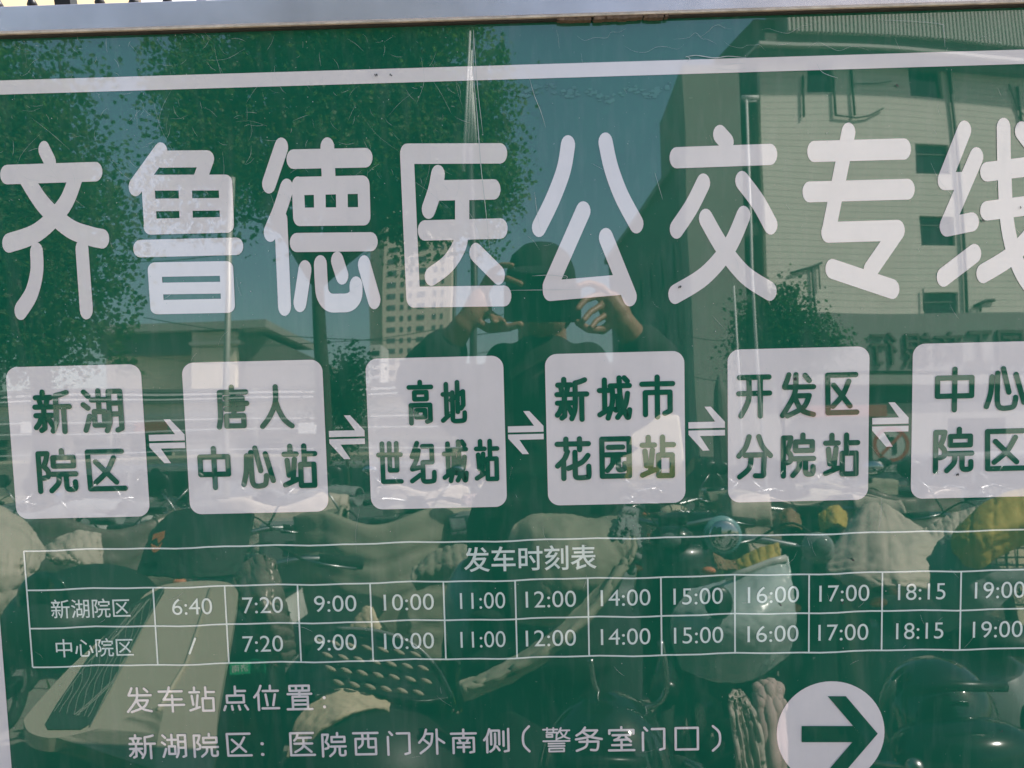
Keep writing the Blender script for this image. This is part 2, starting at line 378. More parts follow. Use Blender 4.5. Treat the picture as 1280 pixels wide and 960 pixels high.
# ---- a small stroke alphabet for the plates and the two text lines
FONT = {
'新':"27,3 27,15;8,16 48,16;17,20 21,34;39,20 35,34;5,38 51,38;6,58 50,58;28,40 28,88 19,93;~20,64 14,76 5,86;~37,64 44,72 50,82;~92,5 78,9 62,12;62,12 62,50;~62,50 60,75 50,95;62,38 98,38;82,40 82,97",
'湖':"6,8 16,18;3,36 14,44;~17,62 12,78 6,93;24,26 58,26;41,6 41,50;29,52 53,52 53,82 29,82 29,52;66,8 94,8;94,8 94,90 84,94;66,8 66,60;~66,60 65,78 58,95;68,34 92,34;68,58 92,58",
'院':"8,8 8,97;8,8 30,8;~30,8 26,24 20,38;~20,38 30,50 29,62 18,66;66,2 66,14;44,18 94,18 94,38 44,38 44,18;40,57 98,57;~56,58 54,78 36,96;74,58 74,86;~74,86 78,93 92,93 96,88 96,76",
'区':"92,8 10,8;10,8 12,90;12,90 96,90;~72,22 54,52 26,76;28,30 76,76",
'唐':"50,2 50,12;12,14 94,14;12,14 12,50;~12,50 11,75 6,96;30,28 82,28 82,54;22,41 96,41;30,54 82,54;54,16 54,64;30,70 84,70 84,94 30,94 30,70",
'人':"~50,4 48,40 30,72 6,96;~49,38 58,60 74,82 95,96",
'中':"10,24 90,24 90,66 10,66 10,24;50,4 50,98",
'心':"~18,22 15,60 6,90;~31,14 31,70 34,88 42,94 58,94 70,90 74,76 74,70;44,4 58,58;74,18 94,82",
'站':"22,4 22,16;4,22 40,22;12,36 16,70;34,34 28,80;4,92 40,80;64,4 64,46;66,22 96,22;52,46 92,46 92,94 52,94 52,46",
'高':"50,2 50,12;4,14 96,14;26,26 76,26 76,42 26,42 26,26;10,56 90,56;10,56 10,98;90,56 90,92 76,95;32,68 68,68 68,84 32,84 32,68",
'地':"18,8 18,80;4,32 34,32;2,94 34,78;44,28 44,84;~44,84 48,95 86,95 94,90 95,76;38,46 90,26;90,26 90,58 80,66;66,4 66,74",
'世':"4,32 96,32;20,6 20,94;20,94 96,94;50,6 50,66;80,6 80,68;50,68 80,68",
'纪':"~28,4 18,20 6,36;6,36 22,36;~34,22 24,44 6,64;6,66 36,62;4,94 38,80;50,12 88,12 88,50 50,50;50,50 50,84;~50,84 54,95 88,95 95,90 96,74",
'城':"18,8 18,80;2,32 32,32;2,88 34,74;36,22 96,22;~42,24 42,60 28,96;44,46 60,46;~60,46 60,72 54,78 50,76;~64,4 68,50 84,88 92,95 96,78;~90,40 82,68 58,95;80,4 90,12",
'市':"50,4 50,98;4,20 96,20;14,40 88,40;14,40 14,92;88,40 88,84 72,90",
'花':"4,16 96,16;30,4 30,30;70,4 70,30;~34,34 24,52 4,68;22,54 22,98;56,36 56,84;~56,84 60,96 90,96 96,92 96,70;~94,44 76,60 36,74",
'园':"8,6 92,6 92,96 8,96 8,6;28,26 72,26;20,44 78,44;~42,46 40,66 24,82;58,46 58,70;~58,70 60,80 74,80 78,76 78,66",
'开':"6,10 94,10;4,46 96,46;~34,12 33,60 10,96;68,12 68,97",
'发':"~26,4 20,18 14,30;14,32 96,32;~46,4 42,48 8,96;72,6 84,18;42,52 84,52;~84,52 68,78 22,97;~42,54 62,84 96,95",
'分':"~34,4 24,28 4,48;~62,4 74,28 96,48;22,46 78,46;~40,48 34,76 6,96;78,46 76,84;~76,84 74,94 52,94",
'车':"6,18 90,18;~44,2 36,28 22,50;22,50 88,50;4,72 96,72;54,34 54,98",
'点':"50,2 50,38;52,20 88,20;18,38 82,38 82,66 18,66 18,38;12,80 6,96;36,80 38,95;62,80 66,95;86,78 96,95",
'位':"~30,4 20,28 4,48;20,36 20,98;66,4 66,18;38,24 96,24;48,38 54,80;84,38 76,80;34,92 98,92",
'置':"14,6 86,6 86,24 14,24 14,6;38,6 38,24;62,6 62,24;6,36 94,36;50,26 50,46;24,46 80,46 80,90;24,46 24,90;24,60 80,60;24,75 80,75;4,92 96,92",
'医':"92,8 10,8;10,8 10,92;10,92 96,92;~36,14 32,26 24,36;36,26 84,26;24,48 88,48;~56,26 54,60 26,80;60,58 84,80",
'西':"4,10 96,10;12,32 88,32 88,92 12,92 12,32;~38,12 38,50 24,66;60,12 60,58;~60,58 62,65 82,65",
'门':"16,4 26,16;10,24 10,97;44,10 90,10;90,10 90,90 74,95",
'外':"~30,4 22,30 4,54;26,20 52,20;~52,20 44,62 8,95;20,42 38,58;68,4 68,98;70,38 94,56",
'南':"4,18 96,18;50,2 50,34;12,36 88,36;12,36 12,97;88,36 88,92 74,95;34,42 38,52;66,42 62,52;28,56 72,56;28,73 72,73;50,58 50,92",
'侧':"~24,4 16,30 4,48;15,36 15,98;30,10 60,10 60,66;30,10 30,66;45,22 45,60;~45,60 40,82 26,95;50,74 60,90;76,14 76,72;94,4 94,92 80,95",
'警':"4,8 54,8;18,2 18,14;40,2 40,14;16,20 52,20 50,44;16,28 36,28 36,38 16,38 16,28;~66,2 60,16 54,24;62,12 96,12;~88,14 78,34 54,46;~64,18 76,36 96,46;50,46 50,52;4,55 96,55;22,65 78,65;22,75 78,75;24,85 76,85 76,97 24,97 24,85",
'务':"~38,2 26,20 8,34;34,14 80,14;~80,14 58,38 6,50;~30,20 56,40 96,50;18,60 84,60;~84,60 82,84 76,95 58,94;~46,52 40,80 8,97",
'室':"50,2 50,12;6,14 94,14;6,14 6,28;94,14 94,28;18,34 82,34;~46,36 36,48 24,54;24,54 78,52;66,42 84,60;50,60 50,92;16,74 84,74;4,95 96,95",
'口':"12,10 88,10 88,88 12,88 12,10",
'（':"~74,0 54,28 54,72 74,100", '）':"~26,0 46,28 46,72 26,100",
'：':"48,30 52,30.5;48,86 52,86.5",
}
def glyph(ch, x0, y0, x1, y1, r, m, depth, parent, name='text_character', step=.00002):
    """ch drawn to fill the pixel box x0..x1, y0..y1 of the photo; r = half stroke in pixels"""
    st = []
    for s in FONT[ch].split(';'):
        sm = s[0] == '~'; s = s.lstrip('~')
        st.append(([tuple(map(float, q.split(','))) for q in s.split()], sm))
    xs = [p[0] for q, _ in st for p in q]; ys = [p[1] for q, _ in st for p in q]
    a0, a1, b0, b1 = min(xs), max(xs), min(ys), max(ys)
    cx, cz = un((x0+x1)/2, (y0+y1)/2)
    k = (un((x0+x1)/2+10, (y0+y1)/2)[0]-cx)/10
    w2, h2, rm = (x1-x0)/2*k, (y1-y0)/2*k, r*k
    ux = (w2-rm)*2/max(a1-a0, 1e-6); uy = (h2-rm)*2/max(b1-b0, 1e-6)
    P = [([((x-(a0+a1)/2)*ux, ((b0+b1)/2-y)*uy) for x, y in q], rm, rm, sm) for q, sm in st]
    V, F, D = pen(P, lambda x, y: (cx+x, cz+y), depth, step)
    o = layer(name, V, F, m, D, parent)
    if ch in '：': o.name = 'colon'
    elif ch in '（）': o.name = 'bracket'
    else: o['label'] = 'character ' + ch
    return o

plates = [
 ((14,182),(457,647),(92,105), [('新',41.5,486.5,91,543),('湖',101.7,485,155,541.7),('院',46.4,560,98.4,617),('区',108,561,159,614)]),
 ((232.5,407),(451.4,641),(317,325), [('唐',270,480.5,312.4,536.7),('人',324,480,367.5,536),('中',247.8,557,289,612.8),('心',300.8,556.4,344.5,610.6),('站',352.8,553.8,397.7,610.2)]),
 ((460.3,631.4),(446.4,635),(545,550), [('高',508.9,474.4,542.4,531.7),('地',550.4,474.8,583.5,528.9),('世',470.8,551,504,605),('纪',511.7,550.3,545.6,604.6),('城',552.6,548.8,585.7,604),('站',592.7,548,624.8,601.7)]),
 ((683,856),(440.5,630),(770,770), [('新',693,470.5,736.7,527.8),('城',746,469,790,525.8),('市',799,467.8,844,524.5),('花',693.4,544.9,739,601.3),('园',749.2,544.9,789.7,598.5),('站',799.5,542.7,845,598)]),
 ((909.6,1085.7),(434.9,626.3),(998,998), [('开',920,468,965,523.6),('发',974.5,464.7,1019.7,523),('区',1030.7,465,1074,519),('分',920,542,966,599.3),('院',975.6,540,1019.9,598.3),('站',1028.4,540,1074.7,596)]),
 ((1139.5,1320),(428,621.7),(1220,1220), [('中',1168,457.8,1217.4,515.8),('心',1229.6,457,1283,513.5),('院',1165.8,532.8,1217.4,592.4),('区',1230,535,1285,589)]),
]
names = ['新湖院区', '唐人中心站', '高地世纪城站', '新城市花园站', '开发区分院站', '中心院区']
for (xx, yy, tx, chars), nm_ in zip(plates, names):
    ym = (yy[0]+yy[1])/2
    x0 = un(xx[0], ym)[0]; x1 = un(xx[1], ym)[0]; z1 = un(tx[0], yy[0])[1]; z0 = un(tx[1], yy[1])[1]
    pl = layer('stop_plate', rrect(x0, z0, x1, z1, .0125), [tuple(range(36))], WHITE, .0005)
    pl['label'] = 'white rounded plate with the green stop name ' + nm_
    for ch, a, b, c_, d_ in chars:
        glyph(ch, a, b, c_, d_, 3.3 if nm_ != '高地世纪城站' else 2.95, GREEN, .0011, pl, 'stop_character')
ARU = [(90,0),(125,0),(204,88),(204,122),(0,122),(0,86),(150,86)]
ARL = [(0,134),(204,134),(204,166),(64,166),(117,250),(80,250),(0,157)]
for (x0, x1, y0, y1) in ((186.6,231.4,524,579),(411.5,456,519,574),(635,679.5,513.6,567.8),(860.5,906,508,563.5),(1090,1135.4,502.5,558.7)):
    cx, cz = un((x0+x1)/2, (y0+y1)/2); k = (un((x0+x1)/2+10, (y0+y1)/2)[0]-cx)/10
    V = []
    for p in ARU+ARL: V.append((cx+(p[0]/204-.5)*(x1-x0)*k, cz-(p[1]/250-.5)*(y1-y0)*k))
    bm = bmesh.new(); vs = [bm.verts.new((p[0], 0, p[1])) for p in V]
    bm.faces.new(vs[:7]); bm.faces.new(vs[7:]); bmesh.ops.triangulate(bm, faces=bm.faces)
    layer('two_way_arrow', V, [tuple(v.index for v in f.verts) for f in (bm.verts.index_update() or bm.faces)], WHITE, .0005); bm.free()

# ---- timetable
TABLE = empty('timetable'); TABLE.parent = sign
def hz(a, b): return (un(*a)[1]+un(*b)[1])/2
ZA = hz((29,689),(1280,661.4)); ZB = hz((34.5,736.5),(1280,712.8)); ZC = hz((38,785.8),(1280,760)); ZD = hz((41.8,834),(1280,809.5))
cols = [(33,737,42,834),(191,735,198,830),(280.8,733,286.5,829),(372,731,376.5,827),(462.5,728,466.7,825),(554.6,727,557,823),(643.9,725,646.3,821),(734.6,723,736.5,820),(825.6,721,827.5,818),(918,719,919,816),(1011.3,718,1010.8,815),(1103,716,1101.5,813),(1202,714,1198.6,812),(1304,712,1300,810)]
CX = [(un(a, b)[0]+un(c, d)[0])/2 for a, b, c, d in cols]
LW = .00085
def wob(x): return .0006*sin(x*37)+.0004*sin(x*91+1)
def line_h(z, x0, x1):
    n = 60; V = []
    for i in range(n+1):
        x = x0+(x1-x0)*i/n; V += [(x, z+wob(x)-LW), (x, z+wob(x)+LW)]
    layer('table_line', V, [(2*i, 2*i+2, 2*i+3, 2*i+1) for i in range(n)], PALE, .0005, TABLE)
for z in (ZA, ZB, ZC, ZD): line_h(z, CX[0], CX[-1])
for i, x in enumerate(CX):
    top = ZA if i in (0, len(CX)-1) else ZB
    layer('table_line', [(x-LW, ZD), (x+LW, ZD), (x+LW, top), (x-LW, top)], [(0, 1, 2, 3)], PALE, .00053, TABLE)
def text_at(s, cx, cz, w_, h_, m, depth, parent, name='table_text', off=0.0):
    v, f, asp = text_geo(s, off)
    return layer(name, [(cx+(x-.5)*w_, cz+(y-.5)*h_) for x, y in v], f, m, depth, parent)
def px_text(s, x0, y0, x1, y1, parent=TABLE, name='table_text', off=0.0, depth=.0006):
    cx, cz = un((x0+x1)/2, (y0+y1)/2); k = (un((x0+x1)/2+10, (y0+y1)/2)[0]-cx)/10
    return text_at(s, cx, cz, (x1-x0)*k, (y1-y0)*k, PALE, depth, parent, name, off)
px_text('发车时刻表', 579.5, 681.7, 745.5, 713.7, off=.012, name='table_title')
px_text('新湖院区', 64, 748, 163, 772.5, off=.004); px_text('中心院区', 70, 797.5, 167, 821, off=.004)
KPX = DIST/FPX
times = ['6:40', '7:20', '9:00', '10:00', '11:00', '12:00', '14:00', '15:00', '16:00', '17:00', '18:15', '19:00']
XC = [((239.8, 0), (240.5, 0)), ((328, 0), (328.5, 0)), ((418.8, 0), (419.5, 0))]
xr1 = [239.8, 328, 418.7, 510.7, 603, 688.3, 781.7, 872.5, 966.5, 1055.3, 1152, 1249.7]
xr2 = [240.5, 328.3, 419, 511, 603.5, 688.3, 781.8, 873, 966, 1054, 1149.5, 1247]
wd = [52, 52.4, 54.5, 64.5, 58, 64.5, 63.5, 63, 65, 63.5, 60, 63]
for i, t in enumerate(times):
    for row, (xs, za, zb) in enumerate(((xr1, ZB, ZC), (xr2, ZC, ZD))):
        s = t; ww = wd[i]
        if i == 0 and row == 1: SLASH = True; continue
        x = un(xs[i], (748 if row == 0 else 797) - (xs[i]-240)*.0205)[0]
        text_at(s, x, (za+zb)/2 - .0005, ww*KPX*1.0, 21.5*KPX, PALE, .0006, TABLE, off=-.003 if s != '/' else .03)['label'] = 'departure time ' + s
# ---- the two lines of text under the timetable
for ch, a, b, c_, d_ in (('发',158,858,190.6,891.5),('车',197,857,231.5,891),('站',236,857,269.7,890),('点',278.4,856,311,889),('位',316.6,855,350,889),('置',357.8,855,391.5,888),('：',403.6,869.5,407.6,885.5),
    ('新',161,916.6,195.6,949.5),('湖',201.6,916,233.7,948),('院',241.6,915,274,947.5),('区',282.8,915,315.6,946),('：',326,927,330.5,945),('医',362,914,394.7,945.5),('院',402,914,433.7,947),('西',440.6,914,474,944.5),('门',483.7,912.5,513.4,945),
    ('外',522.6,909.6,556.7,944),('南',562.6,909.6,596.4,943),('侧',603.7,909,637,942),('（',653,905.5,663,941),('警',678,908,713,940.5),('务',718.5,907,753.6,940),('室',759.5,906.5,794,939.5),('门',802,907,831.7,939.5),('口',843,907.5,873.7,938.5),('）',889.5,905,900.5,940)):
    glyph(ch, a, b, c_, d_, {'警': 1.1, '：': 2.0}.get(ch, 1.5), WHITE, .0006, sign, step=.00001)
FONT['/'] = '30,100 70,0'
glyph('/', 235.5, 796.5, 246, 818, 1.3, PALE, .0006, TABLE, 'table_text')
# ---- round arrow badge
cx, cz = un(1038, 916); R_ = 69*KPX*1.005
cb = layer('arrow_badge', [(cx+R_*cos(2*pi*k/64), cz+R_*sin(2*pi*k/64)) for k in range(64)], [tuple(range(64))], WHITE, .0005)
q = lambda x, y: un(940+x/3.765, 840+y/3.765)
ar = [q(*p_) for p_ in ((355,112), (440,112), (590,288), (505,288), (437,466), (352,466), (232,252), (474,252), (471,328), (232,328))]
layer('arrow', ar, [(0, 1, 2, 3), (3, 2, 4, 5), (6, 7, 3, 8, 9)], GREEN, .0011, cb)

# ---- wear on the film: hairline scratches, a strip of clear tape, a raised crease
def hair(pts, w_=.00022):
    P = catmull([(*un(*p),) for p in pts], 5); V = []; n = len(P)
    for i in range(n):
        t = (P[min(i+1, n-1)]-P[max(i-1, 0)]).normalized(); nn = Vector((-t.y, t.x))*w_*(.25+sin(pi*i/(n-1))*.75)*random.uniform(.6, 1.1)
        V += [tuple(P[i]-nn), tuple(P[i]+nn)]
    return V, [(2*i, 2*i+2, 2*i+3, 2*i+1) for i in range(n-1)]
SV = []; SF = []; SD = []
def put(pts, w_=.00022):
    V, F = hair(pts, w_); o = len(SV); SV.extend(V); SF.extend(tuple(i+o for i in f) for f in F); SD.extend([.0021+len(SD)*2e-7]*len(V))
put([(592,38),(592,90),(597,150),(601,205),(607,260),(612,310)], .0004)
put([(592,38),(594,70),(598,118),(604,170)], .0003)
put([(665,345),(690,344),(707,347)], .0003)
put([(702,344),(709,346),(706,352)], .0003)
put([(1020,80),(1026,90),(1036,95),(1046,98)], .0003)
put([(661,95),(668,120),(676,140),(682,160)], .0003)
put([(668,240),(672,270),(676,290)], .0002)
put([(1090,25),(1170,30),(1178,38),(1180,60)], .0002)
put([(856,72),(870,70),(893,73),(910,71),(932,73)], .0005); put([(857,71),(862,74),(858,78)], .0004); put([(903,82),(920,80),(931,80)], .0002); put([(884,85),(915,88),(932,86)], .00015)
for a_ in ((870,45),(905,52),(1010,60),(950,38),(720,45),(780,58),(840,50)):
    q_ = [a_]; 
    for _ in range(6): q_.append((q_[-1][0]+random.uniform(5, 16), q_[-1][1]+random.uniform(-7, 8)))
    put(q_, .00010)
put([(818,216),(828,250)], .0002); put([(625,363),(730,362)], .00025)
for k in range(300):
    x, y = random.uniform(0, 600), random.uniform(38, 250)
    if random.random() < .35: x, y = random.uniform(0, 1280), random.uniform(30, 950)
    a = random.choice([1.2, 1.25, 1.3, .4, 2.4, 2.8]) + random.uniform(-.5, .5); l_ = random.uniform(3, 26) if random.random() < .9 else random.uniform(30, 80)
    b = random.uniform(-.25, .25)
    put([(x, y), (x+l_*.5*cos(a), y+l_*.5*sin(a)), (x+l_*cos(a+b), y+l_*sin(a+b))], random.uniform(.00005, .00012))
layer('scratches', SV, SF, SCR, SD)['kind'] = 'stuff'
SV = []; SF = []; SD = []
m = MB()
for k in range(420):
    x, y = random.uniform(0, 1280), random.uniform(40, 955)
    if k % 2: x, y = random.uniform(0, 620), random.uniform(45, 400)
    a, b = un(x, y); r_ = random.uniform(.00012, .0005); n = random.randint(5, 8)
    o = len(m.v); m.v += [(a+r_*random.uniform(.6, 1.3)*cos(2*pi*j/n), -.0022, b+r_*random.uniform(.6, 1.5)*sin(2*pi*j/n)) for j in range(n)]; m.f.append(tuple(range(o, o+n)))
tag(m.build('dust_specks', SCR, sign), kind='stuff')
DRK = mat('dark_speck', (.05, .05, .045), .8)
m = MB()
for x, y in ((470,94),(489,94),(1121,107),(1275,259),(1228,276),(993,474),(1195,592),(849,358),(1053,752),(975,756),(1065,700),(1250,913)):
    a, b = un(x, y)
    for _ in range(3):
        r_ = random.uniform(.0006, .0012); o = len(m.v)
        ca, cb_ = a+random.uniform(-.0012, .0012), b+random.uniform(-.0012, .0012)
        m.v += [(ca+r_*random.uniform(.4, 1)*cos(2*pi*j/7), -.0023-_*.00002, cb_+r_*random.uniform(.5, 1.6)*sin(2*pi*j/7)) for j in range(7)]; m.f.append(tuple(range(o, o+7)))
tag(m.build('dirt_specks', DRK, sign), kind='stuff')
# torn band of old glue above the title
m = MB()
GL = vinyl('glue_residue', (.04, .17, .11), .25)
for k in range(150):
    px = random.choice([random.gauss(652, 12), random.gauss(690, 14), random.gauss(752, 16), random.gauss(806, 18)]); py = 108+10*sin(px*.06)**2+random.uniform(-5, 5)+(6 if 720 < px < 780 else 0)
    a, b = un(px, py); r_ = random.uniform(.0006, .003); n = 8; o = len(m.v)
    m.v += [(a+r_*random.uniform(.7, 1.5)*cos(2*pi*j/n), -.0007-k*1e-6, b+r_*random.uniform(.3, .8)*sin(2*pi*j/n)) for j in range(n)]; m.f.append(tuple(range(o, o+n)))
tag(m.build('glue_marks', GL, sign), kind='stuff')

# ================================================================== GROUND
def gmat(name, col, n1, s1, bump=.3):
    return mat(name, col, .9, 0, n1, s1, bump, 60, bdist=.004)
PAVE = gmat('paving', (.24, .22, .19), .12, 1.5); ROADM = gmat('asphalt', (.19, .18, .16), .15, .8)
KERB = mat('kerb_stone', (.38, .36, .33), .85, 0, .1, 6); PAINT = mat('road_paint', (.6, .6, .56), .7, 0, .12, 12)
def sheet(name, x0, y0, x1, y1, z, m):
    o = MB().add([(x0, y0, z), (x1, y0, z), (x1, y1, z), (x0, y1, z)], [(0, 1, 2, 3)]).build(name, m); o['kind'] = 'structure'; return o
sheet('ground', -900, -900, 900, 900, -.13, PAVE)
mb = MB(); mb.box((-120, -9, -.129), (120, 60, 0)); mb.build('pavement', PAVE)['kind'] = 'structure'
sheet('road', -400, -29, 400, -9.3, -.125, ROADM)
mb = MB(); mb.box((-120, -9.3, -.128), (120, -9.003, .004)); mb.build('kerb', KERB, bevel=.01)['kind'] = 'structure'
mb = MB(); mb.box((-120, -60, -.128), (120, -29, .0)); mb.build('far_pavement', PAVE)['kind'] = 'structure'
mb = MB()
for k in range(-14, 15): mb.add([(k*6, -19.1, -.121), (k*6+3, -19.1, -.121), (k*6+3, -18.95, -.121), (k*6, -18.95, -.121)], [(0, 1, 2, 3)])
mb.build('lane_marking', PAINT)['kind'] = 'structure'

# ================================================================== BEHIND THE BOARD (seen over its top edge)
gh = empty('gatehouse', (-4, 3, 0)); tag(gh, 'low cream gatehouse wall seen over the top left edge of the board', 'gatehouse')
def child(mb, name, m, par, **k):
    """mb holds world coordinates; the parent is an unrotated or rotated empty"""
    par_m = Matrix.Translation(par.location) @ par.rotation_euler.to_matrix().to_4x4()
    inv = par_m.inverted(); mb.v = [tuple(inv @ Vector(p)) for p in mb.v]
    return mb.build(name, m, par, **k)
XW = -1.75
mb = MB(); mb.box((-6, 2.25, 0), (XW, 3.45, 2.9)); child(mb, 'wall', CREAM, gh)
mb = MB(); mb.box((-6, 3.453, 0), (XW+.02, 7.6, 3.1)); child(mb, 'wall', WPLAS, gh)
mb = MB(); mb.box((-6.1, 2.0, 2.903), (XW+.12, 3.452, 3.02)); child(mb, 'roof', WPLAS, gh)
mb = MB(); mb.box((-2.6, 2.235, 1.2), (-1.86, 2.249, 2.6)); child(mb, 'window', BLUESH, gh)  # blue panel added to paint the bluish shade on the wall, not glazing
mb = MB(); mb.box((-1.85, 2.22, 0), (-1.752, 2.2495, 2.9)); child(mb, 'corner_trim', WPLAS, gh)
rl = empty('iron_railing', (0, 1.6, 0)); tag(rl, 'black iron railing with knobbed pickets hanging behind the top edge of the board', 'railing')
zb = DV(125, 9, 1.6).z
for k in range(-4, 13):
    x = DV(125+42.4*k, 5, 1.6).x
    mb = MB()
    if k == -1:
        mb.box((x-.021, 1.58, 0), (x+.021, 1.62, zb+.95)); child(mb, 'post', IRON, rl); continue
    mb.lathe([(.001, 0), (.010, .002), (.0135, .010), (.010, .018), (.0065, .028), (.0058, .05), (.0055, .8)], 12, Matrix.Translation((x, 1.6, zb+random.uniform(-.002, .002))))
    child(mb, 'picket', IRON, rl, smooth=True)
for z in (zb+.10, zb+.72):
    mb = MB(); mb.box((DV(-60, 5, 1.6).x, 1.588, z), (DV(650, 5, 1.6).x, 1.612, z+.03)); child(mb, 'rail', IRON, rl)
mb = MB(); x = DV(650, 5, 1.6).x; mb.box((x, 1.58, 0), (x+.04, 1.62, zb+.95)); child(mb, 'post', IRON, rl)

# ================================================================== TREES
BARK = mat('bark', (.05, .042, .034), .95, 0, .3, 20, .8, 30, bdist=.02)
def leafmat(name, col, k=.45):
    m = mat(name, col, .5, 0, k, 3.0); n = m.node_tree.nodes; l = m.node_tree.links
    t = n.new('ShaderNodeBsdfTranslucent'); mx = n.new('ShaderNodeMixShader'); mx.inputs[0].default_value = .5
    v = n.new('ShaderNodeVectorMath'); v.operation = 'MULTIPLY'; v.inputs[1].default_value = (1.5, 1.9, .9)
    b = n['Principled BSDF']; l.new(b.inputs['Base Color'].links[0].from_socket, v.inputs[0]); l.new(v.outputs[0], t.inputs['Color'])
    l.new(b.outputs[0], mx.inputs[1]); l.new(t.outputs[0], mx.inputs[2]); l.new(mx.outputs[0], n['Material Output'].inputs['Surface'])
    return m
LEAF = leafmat('plane_leaf', (.085, .115, .04)); LEAF2 = leafmat('small_leaf', (.04, .07, .025))
def leaves(blobs, n, size, dens=None):
    """blobs: (centre, radii); n leaf faces scattered in clumps"""
    mb = MB(); wts = [r[0]*r[1]*r[2] for _, r in blobs]
    clumps = []
    for _ in range(n//45):
        c_, r_ = random.choices(blobs, wts)[0]
        d = Vector([random.gauss(0, 1) for _ in range(3)]).normalized()*random.uniform(.12, 1.0)**.55
        clumps.append((Vector((c_[0]+d.x*r_[0], c_[1]+d.y*r_[1], c_[2]+d.z*r_[2])), random.uniform(2.5, 6.5)*size))
    for _ in range(n):
        c_, rad = random.choice(clumps)
        p = c_ + Vector([random.gauss(0, .48) for _ in range(3)])*rad
        q = Quaternion([random.gauss(0, 1) for _ in range(4)]).normalized().to_matrix()
        s_ = size*random.uniform(.6, 1.25)
        a = q @ Vector((s_*.5, 0, 0)); b = q @ Vector((0, s_*.42, 0)); c2 = q @ Vector((0, 0, s_*.1))
        mb.add([p-a, p-a*.2+b+c2, p+a*.55+b*.55, p+a, p+a*.55-b*.55, p-a*.2-b+c2], [(0, 1, 5), (1, 2, 3, 4, 5)])
    return mb, clumps
def tree(label, base_px, Y, top_px, blobs_px, n, size, r0, group=None, dY=1.0, leaf=LEAF, name='street_tree', spread=.55):
    D = Y+DIST; b = W(*base_px, Y); b.z = 0; root = empty(name, b); tag(root, label, 'tree', group)
    blobs = []
    for cx, cy, rx, ry, dy in blobs_px:
        blobs.append((W(cx, cy, Y+dy), (rx*D/FPX, max(rx, ry)*D/FPX*spread, ry*D/FPX)))
    mb, clumps = leaves(blobs, n, size); child(mb, 'crown', leaf, root)
    t = W(*top_px, Y); mb = MB(); k1 = b.lerp(t, .5)+Vector((.06, .03, 0))
    pts = catmull([b, b.lerp(t, .25)+Vector((-.03, 0, 0)), b.lerp(t, .38)+Vector((.02, 0, 0)), k1, t], 4)
    mb.tube(pts, [r0*(1.25-.55*i/(len(pts)-1)) for i in range(len(pts))], 10)
    for i, (c_, r_) in enumerate(blobs):
        for _ in range(4):
            e = c_ + Vector([random.uniform(-.6, .6)*q for q in r_]); mid = t.lerp(e, .45)+Vector((random.uniform(-.2, .2), random.uniform(-.2, .2), .25))
            pp = catmull([t-Vector((0, 0, .1)), mid, e], 4); mb.tube(pp, [r0*.45*(1-.85*j/(len(pp)-1)) for j in range(len(pp))], 6)
    child(mb, 'trunk', BARK, root, smooth=True)
    return root
tree('big dark plane tree reflected at the left edge of the board', (60, 600), 8.5, (40, 330),
     [(-60, 260, 190, 240, 0), (80, 340, 100, 130, 0), (40, 110, 90, 80, 0), (60, 230, 100, 110, .6), (-30, 440, 120, 50, .5), (90, 440, 80, 40, -.3)], 50000, .062, .13, 'plane trees along the street')
tree('plane tree with a leaning dark trunk reflected behind the third title character', (405, 600), 12, (398, 350),
     [(310, 110, 125, 90, 0), (470, 110, 130, 105, .4), (560, 190, 82, 115, 0), (380, 225, 110, 75, 0), (490, 265, 85, 70, .3), (285, 215, 75, 75, -.4), (440, 170, 120, 90, 0), (450, 30, 170, 70, 0), (238, 175, 62, 115, -.3), (225, 80, 50, 55, .2), (602, 225, 42, 105, .3), (598, 110, 46, 80, 0)], 68000, .078, .12, 'plane trees along the street')
tree('small round broadleaf tree reflected before the bank front', (980, 600), 20, (975, 470),
     [(975, 405, 42, 45, 0), (1005, 420, 38, 34, 0), (985, 375, 22, 20, 0), (1030, 445, 30, 26, 0), (950, 440, 30, 40, 0)], 9000, .09, .06, None, leaf=LEAF2)
tree('slim young tree reflected beside the plane tree trunk', (432, 610), 13, (428, 520),
     [(428, 500, 20, 40, 0), (438, 462, 14, 26, 0), (424, 560, 16, 22, 0)], 2600, .07, .03, None, leaf=LEAF2)

# ================================================================== BUILDINGS IN THE REFLECTION
TILE = mat('pale_wall_tile', (.70, .66, .57), .6, 0, .05, .8)
def add_courses(m, h=.28, vert=3.2, dark=.70, depth=.02):
    """horizontal joints between rows of wall tile"""
    n = m.node_tree.nodes; l = m.node_tree.links; b = n['Principled BSDF']
    g = n.new('ShaderNodeNewGeometry'); sp = n.new('ShaderNodeSeparateXYZ'); l.new(g.outputs['Position'], sp.inputs[0])
    d = n.new('ShaderNodeMath'); d.operation = 'DIVIDE'; d.inputs[1].default_value = h; l.new(sp.outputs['Z'], d.inputs[0])
    f = n.new('ShaderNodeMath'); f.operation = 'FRACT'; l.new(d.outputs[0], f.inputs[0])
    lt = n.new('ShaderNodeMath'); lt.operation = 'LESS_THAN'; lt.inputs[1].default_value = .14; l.new(f.outputs[0], lt.inputs[0])
    src = b.inputs['Base Color'].links[0].from_socket
    mx = n.new('ShaderNodeMix'); mx.data_type = 'RGBA'; l.new(lt.outputs[0], mx.inputs['Factor']); l.new(src, mx.inputs['A'])
    mu = n.new('ShaderNodeVectorMath'); mu.operation = 'SCALE'; mu.inputs['Scale'].default_value = dark; l.new(src, mu.inputs[0]); l.new(mu.outputs[0], mx.inputs['B'])
    l.new(mx.outputs['Result'], b.inputs['Base Color'])
    return m
add_courses(TILE)
GPLAS = mat('grey_plaster', (.30, .29, .26), .9, 0, .08, .6)
